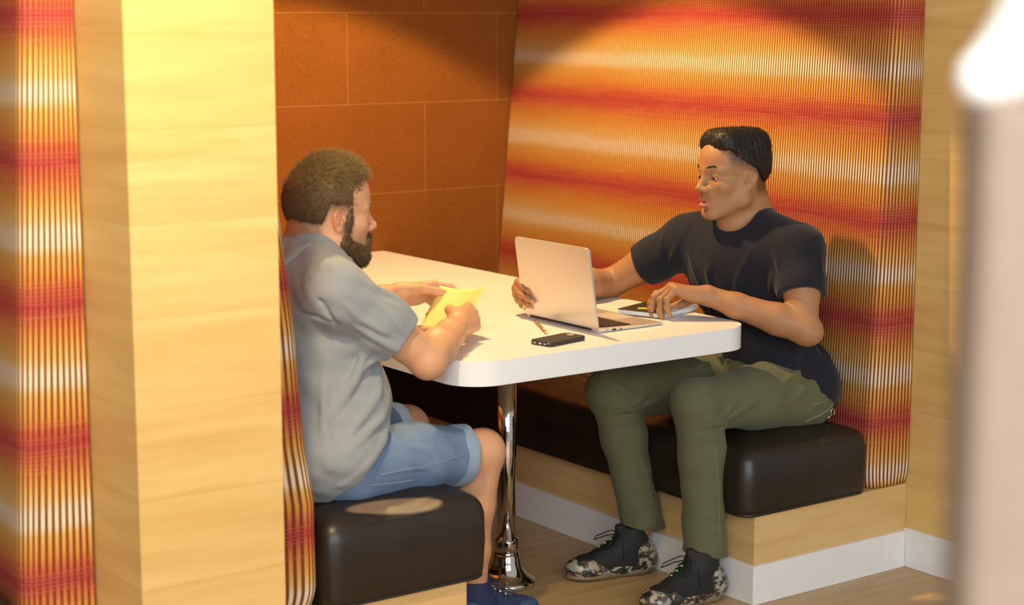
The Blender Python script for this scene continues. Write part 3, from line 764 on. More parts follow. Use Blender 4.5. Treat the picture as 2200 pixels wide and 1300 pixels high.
M['sclera'] = plain('eye_white', (.72, .66, .60), .15, noise_amt=.02)
M['iris_dark'] = plain('dark_brown_iris', (.022, .010, .005), .1)
M['hair_black'] = plain('black_hair', (.014, .010, .008), .55, spec=.35)
M['hair_brown'] = plain('brown_hair', (.120, .068, .026), .5, spec=.4, noise_amt=.3, noise_scale=60)
M['beard'] = plain('brown_beard', (.115, .066, .030), .6, spec=.3, noise_amt=.3, noise_scale=90)
M['brow'] = M['hair_black']
# ================================================================== the person on the far bench (navy t-shirt)
RO = A3((.28, .27, .44))                                 # seat contact
M['skin_brown'] = skin_mat('deep_brown_skin', .52, .08)
M['navy'] = cloth_mat('navy_cotton_jersey', (.0105, .0105, .0165), (.019, .019, .027), 900, .9, .15, .12)
M['olive'] = cloth_mat('olive_cotton_twill', (.098, .102, .047), (.138, .140, .068), 800, .85, .25, .10)

rS, rE, rWr = A3((.262, .125, .930)), A3((.188, .022, .730)), A3((.020, .228, .812))      # near (left) arm
fS, fE, fW = A3((.178, .490, .925)), A3((.050, .690, .785)), A3((-.275, .592, .815))     # far (right) arm
nH, nK, nA = A3((.30, .165, .505)), A3((-.085, .145, .535)), A3((-.075, .115, .13))
fH, fK, fA = A3((.30, .36, .505)), A3((-.135, .455, .525)), A3((-.060, .395, .14))
HO = A3((.188, .318, 1.128)); HF = unit((-.985, .15, -.02)); HS = 1.06

def torso(F, g):
    F.ell((.245, .305, .845), (.108 + g, .178 + g, .150 + g), rot=rot_axis((0, 0, 1), 14), k=.05)
    F.ell((.225, .310, .905), (.088 + g, .165 + g, .085 + g), rot=rot_axis((0, 0, 1), 14), k=.05)
    F.ell((.285, .285, .665), (.112 + g, .152 + g, .160 + g), k=.06)
    F.ell((.305, .265, .515), (.125 + g, .172 + g, .105 + g), k=.05)
    F.chain([(.250, .315, .985), rS], [.050 + g, .054 + g], k=.045); F.chain([(.235, .325, .985), fS], [.050 + g, .054 + g], k=.045)
S = Field(); torso(S, 0)
rloc, rwor, RR = head(S, HO, HF, (.02, .03, 1), HS, 'slim')
S.cone(rwor((-2.2, 0, -5.0)), (.262, .320, .955), .057, .064, k=.022)
S.cone(rwor((-4.0, 0, -2.0)), (.285, .320, .985), .050, .056, k=.03)
S.cone(rwor((2.5, 0, -7.5)), (.215, .318, .955), .032, .036, k=.03)
S.chain([rS, rS * .45 + rE * .55, rE], [.052, .047, .039], k=.02); S.chain([rE, rE * .7 + rWr * .3 + A3((.004, -.006, 0)), rE * .3 + rWr * .7, rWr], [.040, .0425, .034, .0265], k=.015)
S.ell(rE + A3((.010, -.014, -.008)), (.036, .034, .034), k=.02)
S.chain([fS, fS * .45 + fE * .55, fE], [.052, .049, .042], k=.02); S.chain([fE, fE * .68 + fW * .32 + A3((0, 0, .004)), fE * .3 + fW * .7, fW], [.043, .045, .034, .0265], k=.015)
S.chain([nH, nK, nA], [.070, .050, .036], k=.02); S.chain([fH, fK, fA], [.070, .050, .036], k=.02)
tipsN, _ = hand(S, rWr, (-.74, .64, .20), (-.10, -.10, -1), -1, [(34, 38, 18), (44, 44, 20), (56, 44, 18), (58, 48, 20)], spread=(3, 1, -8, -22), thumb=((.65, .55, .55), (.85, .1, .55), (.95, -.2, .35)), sc=1.07)
tipsF, _ = hand(S, fW, (-1, -.12, .0), (.10, -.965, -.24), 1, [(62, 24, 6), (62, 24, 6), (64, 24, 6), (66, 22, 6)], spread=(5, 1, -4, -10), thumb=((.72, .55, .45), (.88, .3, .4), (.96, .2, .3)))
V, Fq = S.mesh(.0025)
base = np.tile(A3((.395, .198, .090)), (len(V), 1)); L = rloc(V)
def blob(L, c, r): return np.exp(-(((L - A3(c)) / A3(r)) ** 2).sum(1))
lipu = np.clip(np.maximum(blob(L, (9.5, 0, -5.95), (1.4, 2.3, .55)), 0) * 1.3, 0, 1); lipl = np.clip(blob(L, (9.4, 0, -7.35), (1.4, 2.0, .65)) * 1.5, 0, 1)
base += lipu[:, None] * (A3((.30, .105, .070)) - base) * .8; base += lipl[:, None] * (A3((.62, .23, .17)) - base) * .9
fade = np.clip((L[:, 2] - (1.2 + .25 * (L[:, 0] - 2))) / 2.6, 0, 1) * np.clip((5.6 - L[:, 0]) / 1.2, 0, 1) * (L[:, 2] < 9.5) * (np.abs(L[:, 1]) > 3)
fade2 = np.clip((-3.0 - L[:, 0]) / 1.5, 0, 1) * np.clip((L[:, 2] + 6.5) / 2.5, 0, 1) * (np.abs(L).max(1) < 14)
inhead = (np.linalg.norm(L, axis=1) < 14)
fd = np.maximum(fade, fade2) * inhead; base += fd[:, None] * (A3((.045, .028, .018)) - base) * .82
for tp in tipsF + tipsN:
    p, v, up_, r_ = tp; c = p + up_ * r_ * .75 + v * .001
    m = np.exp(-((np.linalg.norm(V - c, axis=1) / .0062) ** 2)); base += m[:, None] * (A3((.66, .36, .24)) - base) * .75
persR = np_mesh('person', V, Fq, M['skin_brown'], None, RO, base); persR.location = RO
tag(persR, 'person in a navy t-shirt and olive trousers reaching to the laptop lid', 'person')
eyes(persR, rwor, HO, HS, (1, -.02, -.42), M['iris_dark'], RO, RR)
# eyebrows
for y in (1, -1):
    bm = bmesh.new(); P = [A3(rwor(q)) - RO for q in ((9.0, 1.5 * y, 2.2), (8.7, 2.6 * y, 2.65), (8.05, 3.8 * y, 2.75), (7.1, 4.9 * y, 2.2))]
    add_tube(bm, P, .003, 8, radii=[.0018, .0030, .0026, .0009])
    bm_link('eyebrow', bm, M['hair_black'], persR, True)
# hair: flat topped, faded sides
Hh = Field(); Hh.frame(RR, HO, .01 * HS)
Hh.rbox((-.9, 0, 7.2), (8.1, 6.9, 5.0), 4.0, k=.5)
Hh.ell((-1.4, 0, 2.6), (9.4, 7.95, 8.2), k=1.2)
Hh.rbox((-5.3, 0, 4.6), (4.2, 6.6, 6.2), 3.6, k=1.5)
hl = Hh
def hair_cut(X, Y, Z):
    P = np.stack([X.ravel(), Y.ravel(), Z.ravel()], 1); q = rloc(P); x, y, z = q[:, 0], np.abs(q[:, 1]), q[:, 2]
    line = np.where(x > 4.2, 7.6 - .12 * y, np.where(x > 2.6, 7.6 - .12 * y - (4.2 - x) / 1.6 * 2.4, np.where(x > -3.2, 4.6 - (2.6 - x) / 5.8 * 3.2, np.maximum(1.2 + (x + 3.2) * 1.15, -3.2))))
    return ((line - z) * .0075 * HS).reshape(X.shape)
Hh.frame(); Hh.cut(hair_cut, .006); Hh.waves(.0010, 420, 3); Hh.waves(.0010, 900, 5)
hv, hf = Hh.mesh(.0025); hair = np_mesh('hair', hv, hf, M['hair_black'], persR, RO)
cen = HO + A3((0, 0, .03)); p_, n_ = sample(hv, hf, 5200, lambda c: (((c - cen) * A3((1, 1, 1))).sum(1) > -9) * 1.0)
ok = ((p_ - HO) * n_).sum(1) > .02; strands('hair_curls', p_[ok] - n_[ok] * .002, n_[ok], .0085, .0007, M['hair_black'], hair, RO, 5, .75, 0, 4)
# t-shirt
T = Field()
def hem(a, b, t): return a * (1 - t) + b * t
T.chain([rS, hem(rS, rE, .45), hem(rS, rE, .85)], [.066, .062, .061], k=.03); T.chain([fS, hem(fS, fE, .4), hem(fS, fE, .8)], [.066, .064, .064], k=.03)
T.plane(hem(rS, rE, .57), unit(rE - rS), .003); T.plane(hem(fS, fE, .58), unit(fE - fS), .003)
torso(T, .012)
T.ell((.335, .255, .53), (.096, .165, .110), k=.05); T.ell((.350, .175, .530), (.082, .116, .105), k=.04)
T.cone((.262, .320, .985), (.262, .32, 1.008), .070, .064, k=.03)
T.cone((.196, .305, 1.012), (.268, .322, 1.05), .0635, .0645, k=.006, mode='s'); T.cone((.268, .322, 1.05), (.26, .32, 1.2), .0645, .09, k=.006, mode='s')
T.plane((.27, .1, .548), (-.479, 0, -.878), .008)
# folds
for pts, w, a in [([(.16, .20, .93), (.15, .23, .86), (.155, .26, .76)], .012, .007), ([(.155, .30, .94), (.142, .33, .86), (.15, .31, .74)], .013, .007), ([(.15, .40, .90), (.155, .37, .82), (.17, .32, .70)], .012, .006),
                  ([(.20, .13, .86), (.19, .16, .78), (.19, .2, .70)], .013, .008), ([(.33, .11, .86), (.33, .14, .75), (.34, .14, .62)], .016, .008), ([(.27, .10, .80), (.26, .13, .69), (.27, .135, .58)], .016, .009), ([(.39, .17, .70), (.37, .13, .60), (.36, .11, .52)], .016, .009),
                  ([(.21, .14, .62), (.26, .125, .585), (.34, .11, .56)], .014, .008), ([(.40, .2, .62), (.40, .14, .55)], .016, .008), ([(.18, .44, .95), (.13, .48, .90), (.12, .50, .84)], .012, .006), ([(.15, .50, .93), (.11, .54, .87)], .010, .005),
                  ([(.26, .07, .92), (.24, .05, .86), (.26, .06, .80)], .010, .005), ([(.30, .13, .97), (.30, .09, .90), (.29, .075, .83)], .008, -.004), ([(.215, .13, .93), (.20, .10, .87)], .010, .006)]:
    T.fold(pts, w * .8, a * 1.6)
T.waves(.0022, 45, 11)
tv, tf = T.mesh(.003); ts = np_mesh('t_shirt', tv, tf, M['navy'], persR, RO)
bm = bmesh.new(); c = A3((.232, .313, 1.006)) - RO; ax = unit((-.55, -.06, .84)); e1 = unit(np.cross(ax, (0, 1, 0))); e2 = np.cross(ax, e1)
# trousers
P = Field()
P.ell((.288, .285, .640), (.119, .159, .150), k=.04); P.plane((.3, .28, .690), (0, 0, 1), .004)
P.ell((.312, .262, .525), (.120, .182, .105), k=.04)
P.chain([nH + A3((.02, 0, -.005)), hem(nH, nK, .45) + A3((0, 0, .006)), nK], [.098, .084, .064], k=.03); P.chain([nK, hem(nK, nA, .35) + A3((.012, 0, 0)), nA], [.064, .062, .057], k=.025)
P.ell(nK + A3((-.012, 0, .012)), (.058, .057, .058), k=.02)
P.chain([fH + A3((.02, 0, -.005)), hem(fH, fK, .45) + A3((0, 0, .006)), fK], [.098, .082, .064], k=.03); P.chain([fK, hem(fK, fA, .35) + A3((.012, 0, 0)), fA], [.064, .062, .057], k=.025)
P.cone(nA, nA + A3((.008, 0, -.02)), .057, .060, k=.01); P.cone(fA, fA + A3((.008, 0, -.015)), .057, .060, k=.01)
P.plane((0, .1, .115), (-.15, 0, -1), .004, (-.3, .0, -.1), (.06, .25, .2)); P.plane((0, .4, .125), (-.15, 0, -1), .004, (-.3, .28, -.1), (.06, .6, .2))
for q, (K_, A_) in enumerate(((nK, nA), (fK, fA))):
    for (dx, dy, dz, dx2, dy2, dz2, w, a) in [(.045, -.06, -.02, -.02, -.065, .035, .009, .007), (.05, -.05, -.06, -.01, -.075, -.03, .010, .008), (.05, -.03, -.09, -.03, -.07, -.075, .011, .006), (.09, -.07, .02, .03, -.07, -.03, .010, .007), (.16, -.08, .01, .05, -.07, -.045, .011, .006), (.055, -.05, -.045, -.03, -.06, -.06, .006, -.006)]:
        P.fold([K_ + A3((dx, dy, dz)), K_ + A3(((dx + dx2) / 2, (dy + dy2) / 2 - .008, (dz + dz2) / 2)), K_ + A3((dx2, dy2, dz2))], w * .85, a * 1.7)
    for (z, a) in ((.17, .006), (.20, .005), (.145, .006), (.25, .004)):
        P.fold([A_ + A3((.05, -.04, z - .13)), A_ + A3((0, -.06, z - .125)), A_ + A3((-.05, -.03, z - .14))], .011, a)
    P.fold([K_ + A3((.0, -.062, -.10)), K_ * .5 + A_ * .5 + A3((.015, -.06, 0)), A_ + A3((.015, -.06, .04))], .010, .004)
for pts, w, a in [([(.16, .08, .57), (.23, .09, .60), (.30, .11, .60)], .010, .007), ([(.20, .075, .52), (.27, .07, .565), (.33, .09, .575)], .011, .007), ([(.26, .075, .48), (.33, .065, .53), (.38, .10, .56)], .011, .006), ([(.10, .075, .56), (.18, .07, .545)], .012, .004), ([(.05, .33, .60), (.15, .33, .62), (.22, .33, .62)], .010, .007), ([(.10, .30, .60), (.2, .30, .61)], .009, .006)]:
    P.fold(pts, w * .8, a * 1.7)
P.waves(.002, 50, 4)
pv, pf = P.mesh(.003); tr = np_mesh('trousers', pv, pf, M['olive'], persR, RO)
def stitch(name, F, pts, r, mat, parent, origin):
    """a thread pressed onto a modelled surface along pts"""
    Q = np.concatenate([np.linspace(a, b, 8)[:-1] for a, b in zip(pts, pts[1:])] + [A3(pts[-1])[None]])
    for _ in range(6):
        d = F.ev(Q); e = 1e-3; g = np.stack([F.ev(Q + A3((e, 0, 0))) - d, F.ev(Q + A3((0, e, 0))) - d, F.ev(Q + A3((0, 0, e))) - d], 1) / e
        Q = Q - (d / np.maximum((g * g).sum(1), .3))[:, None] * g
    d = F.ev(Q); e = 1e-3; g = np.stack([F.ev(Q + A3((e, 0, 0))) - d, F.ev(Q + A3((0, e, 0))) - d, F.ev(Q + A3((0, 0, e))) - d], 1); g /= np.linalg.norm(g, axis=1)[:, None] + 1e-9; Q = Q + g * .0009
    bm = bmesh.new(); add_tube(bm, [q - A3(origin) for q in Q], r, 5); return bm_link(name, bm, mat, parent, True)
M['thread'] = plain('pale_olive_thread', (.30, .29, .16), .8)
stitch('pocket_seam', P, [A3((.385, .08, .50)), A3((.33, .06, .475)), A3((.285, .06, .455)), A3((.262, .06, .435))], .0013, M['thread'], tr, RO)
stitch('side_seam', P, [nK + A3((.0, -.06, -.10)), hem(nK, nA, .5) + A3((.008, -.06, 0)), nA + A3((.0, -.06, .02))], .0006, M['thread'], tr, RO)
stitch('thigh_seam', P, [A3((.375, .075, .52)), A3((.30, .06, .505)), A3((.27, .06, .50))], .0008, M['thread'], tr, RO)
bm = bmesh.new(); c = A3((.366, .078, .468)) - RO
add_tube(bm, [c + A3((.007 * math.cos(a), 0, .009 * math.sin(a))) for a in np.linspace(0, 2 * math.pi, 15)[:-1]], .0018, 6, True)
add_tube(bm, [c + A3((-.006, 0, -.006)), c + A3((-.014, .004, -.016)), c + A3((-.016, .006, -.024))], .002, 6)
zp = bm_link('zip_pull', bm, M['chrome'], tr, True); zp['label'] = 'silver ring zip pull'
# sneakers
def camo():
    g = G('camouflage_leather'); co = g.coord(); w = g.noise(co, 26, 3, .55); v = g.noise(g.scale(co, (1.3, 1, 1.6)), 34, 3, .5, out=0)
    c = g.mix(g.math('GREATER_THAN', w, .50), (.030, .040, .030), (.105, .062, .052))
    c = g.mix(g.math('GREATER_THAN', v, .555), c, (.40, .34, .22)); c = g.mix(g.math('LESS_THAN', v, .42), c, (.018, .020, .018))
    w3 = g.noise(co, 44, 2); c = g.mix(g.math('GREATER_THAN', w3, .62), c, (.25, .28, .26))
    return g.set(c, .24, spec=.6)
M['camo'] = camo(); M['black_mesh'] = plain('black_mesh_textile', (.010, .010, .010), .75, noise_amt=.3, noise_scale=500)
M['lime'] = plain('lime_green_eyelet', (.25, .85, .12), .5); M['sole_tan'] = plain('tan_rubber_sole', (.20, .14, .08), .5)
M['lace'] = plain('black_lace', (.012, .012, .012), .7)
def sneaker(parent, origin, heel, dir_, mats, lime, Ls=.285, high=True):
    """heel: point on the floor under the heel's back, dir_: where the toe points."""
    d = unit((dir_[0], dir_[1], 0)); l = np.cross((0, 0, 1), d); R = np.stack([d, l, (0, 0, 1)], 1); k_ = Ls / .285
    up, toe, so, la, ey = mats
    def fr(F): F.frame(R, heel, k_)
    F = Field(); fr(F)
    F.cone((.040, 0, .045), (.105, 0, .042), .036, .037, k=.02); F.cone((.105, 0, .042), (.215, .006, .034), .037, .039, k=.03)
    F.ell((.222, .006, .036), (.058, .045, .032), k=.02)
    F.cone((.052, 0, .06), (.066, 0, .128), .040, .043, k=.03); F.cone((.085, 0, .095), (.165, .003, .060), .038, .030, k=.03)
    F.cone((.1, 0, .128), (.115, 0, .148), .020, .010, k=.02)
    F.plane((0, 0, .014), (0, 0, -1), .006); F.cone((.066, 0, .135), (.066, 0, .2), .032, .040, k=.006, mode='s')
    for i in range(6): F.ridge([(.105 + .018 * i, -.032, .098 - .0095 * i), (.112 + .018 * i, 0, .120 - .0105 * i), (.105 + .018 * i, .034, .098 - .0095 * i)], .0042, .0038)
    F.frame()
    v, f = F.mesh(.0028); sh = np_mesh('sneaker', v, f, up, parent, origin)
    E = Field(); fr(E)
    E.cone((.034, 0, .044), (.052, 0, .078), .0440, .0480, k=.02); E.cone((.036, 0, .044), (.11, 0, .030), .0415, .040, k=.02); E.cone((.11, 0, .03), (.21, .006, .028), .040, .0425, k=.02); E.ell((.224, .006, .036), (.0615, .0485, .0345), k=.02)
    E.plane((0, 0, .012), (0, 0, -1), .004); E.plane((0, 0, .102), (-.15, 0, 1), .01)
    E.cone((.105, 0, .145), (.215, .006, .112), .052, .050, k=.012, mode='s'); E.cone((.118, -.06, .105), (.140, -.02, .09), .022, .026, k=.010, mode='s'); E.cone((.118, .06, .105), (.140, .02, .09), .022, .026, k=.010, mode='s'); E.cone((.065, 0, .1), (.07, 0, .2), .040, .04, k=.006, mode='s')
    E.frame(); v, f = E.mesh(.0028); np_mesh('shell', v, f, toe, sh, origin)
    B = Field(); fr(B)
    B.ell((.055, 0, .014), (.058, .043, .0175), k=.02); B.ell((.13, .002, .014), (.08, .037, .0165), k=.02); B.ell((.205, .006, .014), (.081, .049, .0165), k=.02)
    B.plane((0, 0, .0005), (0, 0, -1), .001); B.frame(); v, f = B.mesh(.0028); np_mesh('sole', v, f, so, sh, origin)
    bm = bmesh.new(); W = lambda p: R @ (A3(p) * k_) + A3(heel) - A3(origin)
    for i in range(6):
        x = .110 + .018 * i; z = .1235 - .0103 * i
        add_tube(bm, [W((x - .006, -.031, z - .019)), W((x - .002, -.020, z - .003)), W((x + .002, 0, z + .0035)), W((x + .004, .020, z - .003)), W((x, .031, z - .019))], .0034, 6)
    for sg in (1, -1):
        add_tube(bm, [W((.106, .004 * sg, .128)), W((.128, .022 * sg, .134)), W((.165, .050 * sg, .112)), W((.172, .052 * sg, .100)), W((.140, .032 * sg, .116)), W((.108, .0, .126))], .0018, 6)
        add_tube(bm, [W((.106, .004 * sg, .128)), W((.115, .045 * sg, .10)), W((.118, .052 * sg, .060))], .0016, 6)
    bm_link('laces', bm, la, sh, True)
    for i in range(6):
        bm = bmesh.new(); x = .110 + .018 * i; add_ball(bm, W((x + .008, -.006, .1215 - .0103 * i)), .0046, 10, (1.0, 1.0, .55)); bm_link('eyelet', bm, ey, sh, True)
    bm = bmesh.new()
    for dz in (0, .005): add_tube(bm, [W((.112 - dz, .014 * math.cos(a), .140 + dz + .010 * math.sin(a))) for a in np.linspace(.2, math.pi - .2, 9)], .0016, 6)
    bm_link('tongue_stripe', bm, ey, sh, True)
    return sh
ML = (M['black_mesh'], M['camo'], M['sole_tan'], M['lace'], M['lime'])
sneaker(persR, RO, (-.028, .100, 0), (-1, .02), ML, True, .280); sneaker(persR, RO, (-.028, .385, 0), (-.95, .28), ML, True, .268)
# ================================================================== the bearded person on the near bench (grey shirt)
LO = A3((-1.17, .27, .46))
M['skin_light'] = skin_mat('light_skin', .5, .15)
M['chambray'] = cloth_mat('pale_blue_grey_chambray', (.215, .235, .250), (.305, .322, .335), 900, .9, .25, .10, .08)
M['denim'] = cloth_mat('washed_blue_denim', (.090, .150, .265), (.185, .260, .390), 800, .85, .3, .05, .3)
M['denim_cuff'] = cloth_mat('pale_denim_inside', (.190, .270, .380), (.300, .380, .480), 800, .85, .3, .05, .1)
bS, bE, bW = A3((-1.205, .130, .945)), A3((-.985, .085, .772)), A3((-.775, .265, .808))      # near (right) arm
cS, cE, cW = A3((-1.10, .500, .945)), A3((-.900, .640, .800)), A3((-.738, .602, .838))       # far (left) arm
aH, aK, aA = A3((-1.165, .165, .520)), A3((-.760, .190, .492)), A3((-.748, .245, .12))
gH, gK, gA = A3((-1.165, .385, .520)), A3((-.765, .525, .495)), A3((-.79, .51, .12))
GO = A3((-1.106, .322, 1.106)); GF = unit((.985, -.15, -.06)); GS = 1.06

def torsoL(F, g):
    z = rot_axis((0, 0, 1), -8)
    F.ell((-1.175, .305, .855), (.115 + g, .180 + g, .150 + g), rot=z, k=.05)
    F.ell((-1.175, .310, .920), (.090 + g, .168 + g, .080 + g), rot=z, k=.05)
    F.ell((-1.185, .275, .680), (.125 + g, .160 + g, .160 + g), k=.06)
    F.ell((-1.195, .270, .545), (.130 + g, .178 + g, .100 + g), k=.05)
    F.chain([(-1.165, .312, .990), bS], [.050 + g, .056 + g], k=.045); F.chain([(-1.150, .330, .990), cS], [.050 + g, .056 + g], k=.045)
S = Field(); torsoL(S, 0)
lloc, lwor, LR = head(S, GO, GF, (.03, 0, 1), GS, 'full')
S.cone(lwor((-2.4, 0, -5.0)), (-1.165, .315, .965), .060, .066, k=.022); S.cone(lwor((-4.5, 0, -2.5)), (-1.19, .315, .985), .052, .058, k=.03)
S.cone(lwor((2.5, 0, -7.5)), (-1.115, .315, .96), .034, .036, k=.03)
S.chain([bS, bS * .45 + bE * .55, bE], [.054, .050, .043], k=.02); S.chain([bE, bE * .68 + bW * .32, bE * .3 + bW * .7, bW], [.044, .046, .036, .028], k=.015)
S.ell(bE + A3((-.006, -.010, -.010)), (.036, .036, .034), k=.02)
S.chain([cS, cS * .45 + cE * .55, cE], [.054, .050, .043], k=.02); S.chain([cE, cE * .68 + cW * .32, cE * .3 + cW * .7, cW], [.044, .046, .036, .028], k=.015)
S.chain([aH, aK], [.072, .054], k=.02); S.chain([aK, aK * .62 + aA * .38 + A3((-.018, 0, 0)), aK * .3 + aA * .7 + A3((-.006, 0, 0)), aA], [.056, .054, .041, .034], k=.02); S.ell(aK + A3((.010, 0, .004)), (.045, .046, .048), k=.02)
S.chain([gH, gK], [.072, .054], k=.02); S.chain([gK, gK * .62 + gA * .38 + A3((-.018, 0, 0)), gK * .3 + gA * .7, gA], [.056, .054, .041, .034], k=.02)
S.cone(aA, aA + A3((.09, .004, -.085)), .034, .022, k=.015); S.cone(gA, gA + A3((.09, .01, -.085)), .034, .022, k=.015)
tR, _ = hand(S, bW, (.82, .52, .06), (-.42, .72, -.50), 1, [(52, 82, 45), (56, 86, 48), (60, 88, 50), (62, 86, 50)], spread=(4, 1, -2, -6), thumb=((.75, .50, .50), (.90, -.05, .55), (.95, -.2, .35)), sc=1.03)
tL, _ = hand(S, cW, (.95, -.18, .03), (.05, -.72, -.68), -1, [(22, 32, 18), (30, 42, 24), (48, 58, 36), (58, 64, 40)], spread=(6, 1, -4, -8), thumb=((.72, .55, .42), (.93, .05, .38), (.96, -.15, .25)), sc=1.03)
V, Fq = S.mesh(.0025); L = lloc(V)
base = np.tile(A3((.62, .335, .185)), (len(V), 1))
redm = blob(L, (-.6, -7.6, -1.2), (2.4, 2.0, 3.2)) + blob(L, (9.5, 0, -3.2), (2, 2, 1.6)) + .6 * blob(L, (6, -5.2, -3), (2.5, 2, 2.2))
base += np.clip(redm, 0, 1)[:, None] * (A3((.60, .24, .14)) - base) * .55
lipm = np.clip(blob(L, (9.4, 0, -6.5), (1.4, 2.1, 1.0)) * 1.3, 0, 1); base += lipm[:, None] * (A3((.50, .20, .14)) - base) * .7
sh = np.clip((3.2 - L[:, 0]) / 1.5, 0, 1) * np.clip((L[:, 2] - .2) / 1.2, 0, 1) * (np.linalg.norm(L, axis=1) < 14); base += sh[:, None] * (A3((.16, .09, .045)) - base) * .75
nap = np.clip((-3.5 - L[:, 0]) / 1.5, 0, 1) * np.clip((L[:, 2] + 7.6) / 2.0, 0, 1) * (np.linalg.norm(L, axis=1) < 14); base += nap[:, None] * (A3((.16, .09, .045)) - base) * .75
bd = np.zeros(len(V))
for y in (1, -1):
    for c, r in (((3.2, 4.2 * y, -8.0), (3.5, 2.6, 2.4)), ((1.0, 6.2 * y, -4.4), (1.3, 1.6, 3.0)), ((6.5, 2.4 * y, -9.6), (3, 2.6, 2.4)), ((8.6, 2.0 * y, -5.4), (1.2, 1.6, .6))): bd = np.maximum(bd, blob(L, c, r))
base += np.clip(bd * 1.4, 0, 1)[:, None] * (A3((.13, .07, .035)) - base) * .85
for tp in tR + tL:
    p, v, up_, r_ = tp; m = np.exp(-((np.linalg.norm(V - (p + up_ * r_ * .75), axis=1) / .006) ** 2)); base += m[:, None] * (A3((.80, .50, .36)) - base) * .7
persL = np_mesh('person', V, Fq, M['skin_light'], None, LO, base); persL.location = LO
tag(persL, 'bearded person in a grey short-sleeved shirt and denim shorts holding yellow paper', 'person')
M['iris_blue'] = plain('grey_iris', (.05, .06, .06), .1)
eyes(persL, lwor, GO, GS, (1, .0, -.10), M['iris_blue'], LO, LR)
for y in (1, -1):
    bm = bmesh.new(); P_ = [A3(lwor(q)) - LO for q in ((9.0, 1.5 * y, 1.75), (8.7, 2.7 * y, 2.2), (8.0, 3.9 * y, 2.3), (7.1, 5.0 * y, 1.9))]
    add_tube(bm, P_, .003, 8, radii=[.0024, .0036, .0032, .0012]); bm_link('eyebrow', bm, M['beard'], persL, True)
# hair: short at the back and sides, longer on top, brushed forward and up
Hh = Field(); Hh.frame(LR, GO, .01 * GS)
Hh.ell((-1.0, 0, 3.3), (9.5, 7.72, 8.4), k=1)
Hh.ell((.2, 0, 6.8), (7.6, 5.7, 6.0), rot=rot_axis((0, 1, 0), 12), k=2)
Hh.ell((-3.9, 0, 2.2), (6.6, 7.2, 7.2), k=2)
def hair_cutL(X, Y, Z):
    P = np.stack([X.ravel(), Y.ravel(), Z.ravel()], 1); q = lloc(P); x, y, z = q[:, 0], np.abs(q[:, 1]), q[:, 2]
    line = np.where(x > 5.0, 7.4, np.where(x > 3.8, 7.4 - (5.0 - x) / 1.2 * 5.2, np.where(x > 1.4, 2.2 - (3.8 - x) / 2.4 * 1.4, np.where(x > -2.9, 1.9 + .12 * (1.6 - x), np.where(x > -4.6, 2.6 + (x + 2.9) * 4.6, -5.2 + (x + 4.6) * .35)))))
    return ((line - z) * .006 * GS).reshape(X.shape)
Hh.frame(); Hh.cut(hair_cutL, .006); Hh.waves(.0005, 160, 8)
hv, hf = Hh.mesh(.0028)
def hair_lit_tint(P):
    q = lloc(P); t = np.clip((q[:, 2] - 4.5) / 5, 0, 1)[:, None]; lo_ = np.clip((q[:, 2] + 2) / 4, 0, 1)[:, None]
    c = A3((.120, .074, .032)) * (1 - t) + A3((.290, .185, .066)) * t  # lit gold painted into the brown hair towards the top
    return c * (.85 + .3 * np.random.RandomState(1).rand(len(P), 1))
M['hair_brown'] = (lambda g: g.set(g.n('ShaderNodeAttribute', attribute_name='tint').outputs['Color'], .72, spec=.15))(G('brown_hair'))
hairL = np_mesh('hair', hv, hf, M['hair_brown'], persL, LO, hair_lit_tint(hv))
p_, n_ = sample(hv, hf, 15000); q = lloc(p_)
ok = ((p_ - GO) * n_).sum(1) > .02; p_, n_, q = p_[ok], n_[ok], q[ok]
top = np.clip((q[:, 2] - 5.0) / 3.5, 0, 1)
rs_ = np.random.RandomState(2)
flow_loc = np.stack([.95 * np.ones(len(q)), .25 * np.sin(q[:, 0] * 1.1 + q[:, 1]), .10 + .35 * np.clip((q[:, 0] - 2) / 5, 0, 1)], 1)
mixs = np.clip((top - .1) / .7, 0, 1)[:, None]; flow_loc = flow_loc * mixs + np.stack([np.where(q[:, 0] > 2, .35, -.25), 0 * q[:, 0], -np.ones(len(q))], 1) * (1 - mixs)
fl = flow_loc @ LR.T; dirs = n_ * (.42 + .20 * top[:, None]) + fl * .8 + .24 * rs_.normal(size=n_.shape)
Ls_ = (.0075 + .015 * top) * (.6 + .7 * rs_.rand(len(q)))
so_ = strands('hair_strands', p_ - n_ * .0015, dirs / np.linalg.norm(dirs, axis=1)[:, None], Ls_, .0006, M['hair_brown'], hairL, LO, 4, .07, .0, 6)
co_ = np.repeat(hair_lit_tint(p_), 15, axis=0); at = so_.data.attributes.new('tint', 'FLOAT_COLOR', 'POINT'); at.data.foreach_set('color', np.concatenate([co_, np.ones((len(co_), 1))], 1).astype(np.float32).ravel())
# beard
Bd = Field(); Bd.frame(LR, GO, .01 * GS)
for y in (1, -1):
    Bd.cone((0.5, 5.55 * y, -6.4), (6.7, 1.9 * y, -10.2), 1.95, 2.05, k=1.2); Bd.cone((2.4, 6.35 * y, 2.6), (1.8, 6.40 * y, -2.0), .62, .8, k=1); Bd.cone((1.7, 6.35 * y, -2.0), (1.0, 5.75 * y, -6.2), .80, 1.7, k=1.2)
    Bd.cone((3.0, 4.6 * y, -7.4), (7.0, 2.2 * y, -9.2), 1.75, 1.9, k=1); Bd.cone((9.75, .3 * y, -5.2), (8.4, 2.6 * y, -6.2), .42, .55, k=.5); Bd.cone((8.3, 2.7 * y, -6.3), (7.6, 2.3 * y, -9.0), .6, 1.4, k=.8)
Bd.ell((7.5, 0, -10.4), (2.2, 2.7, 2.0), k=1); Bd.frame(); Bd.waves(.0008, 300, 4)
bv, bf = Bd.mesh(.0028); beard = np_mesh('beard', bv, bf, M['beard'], persL, LO)
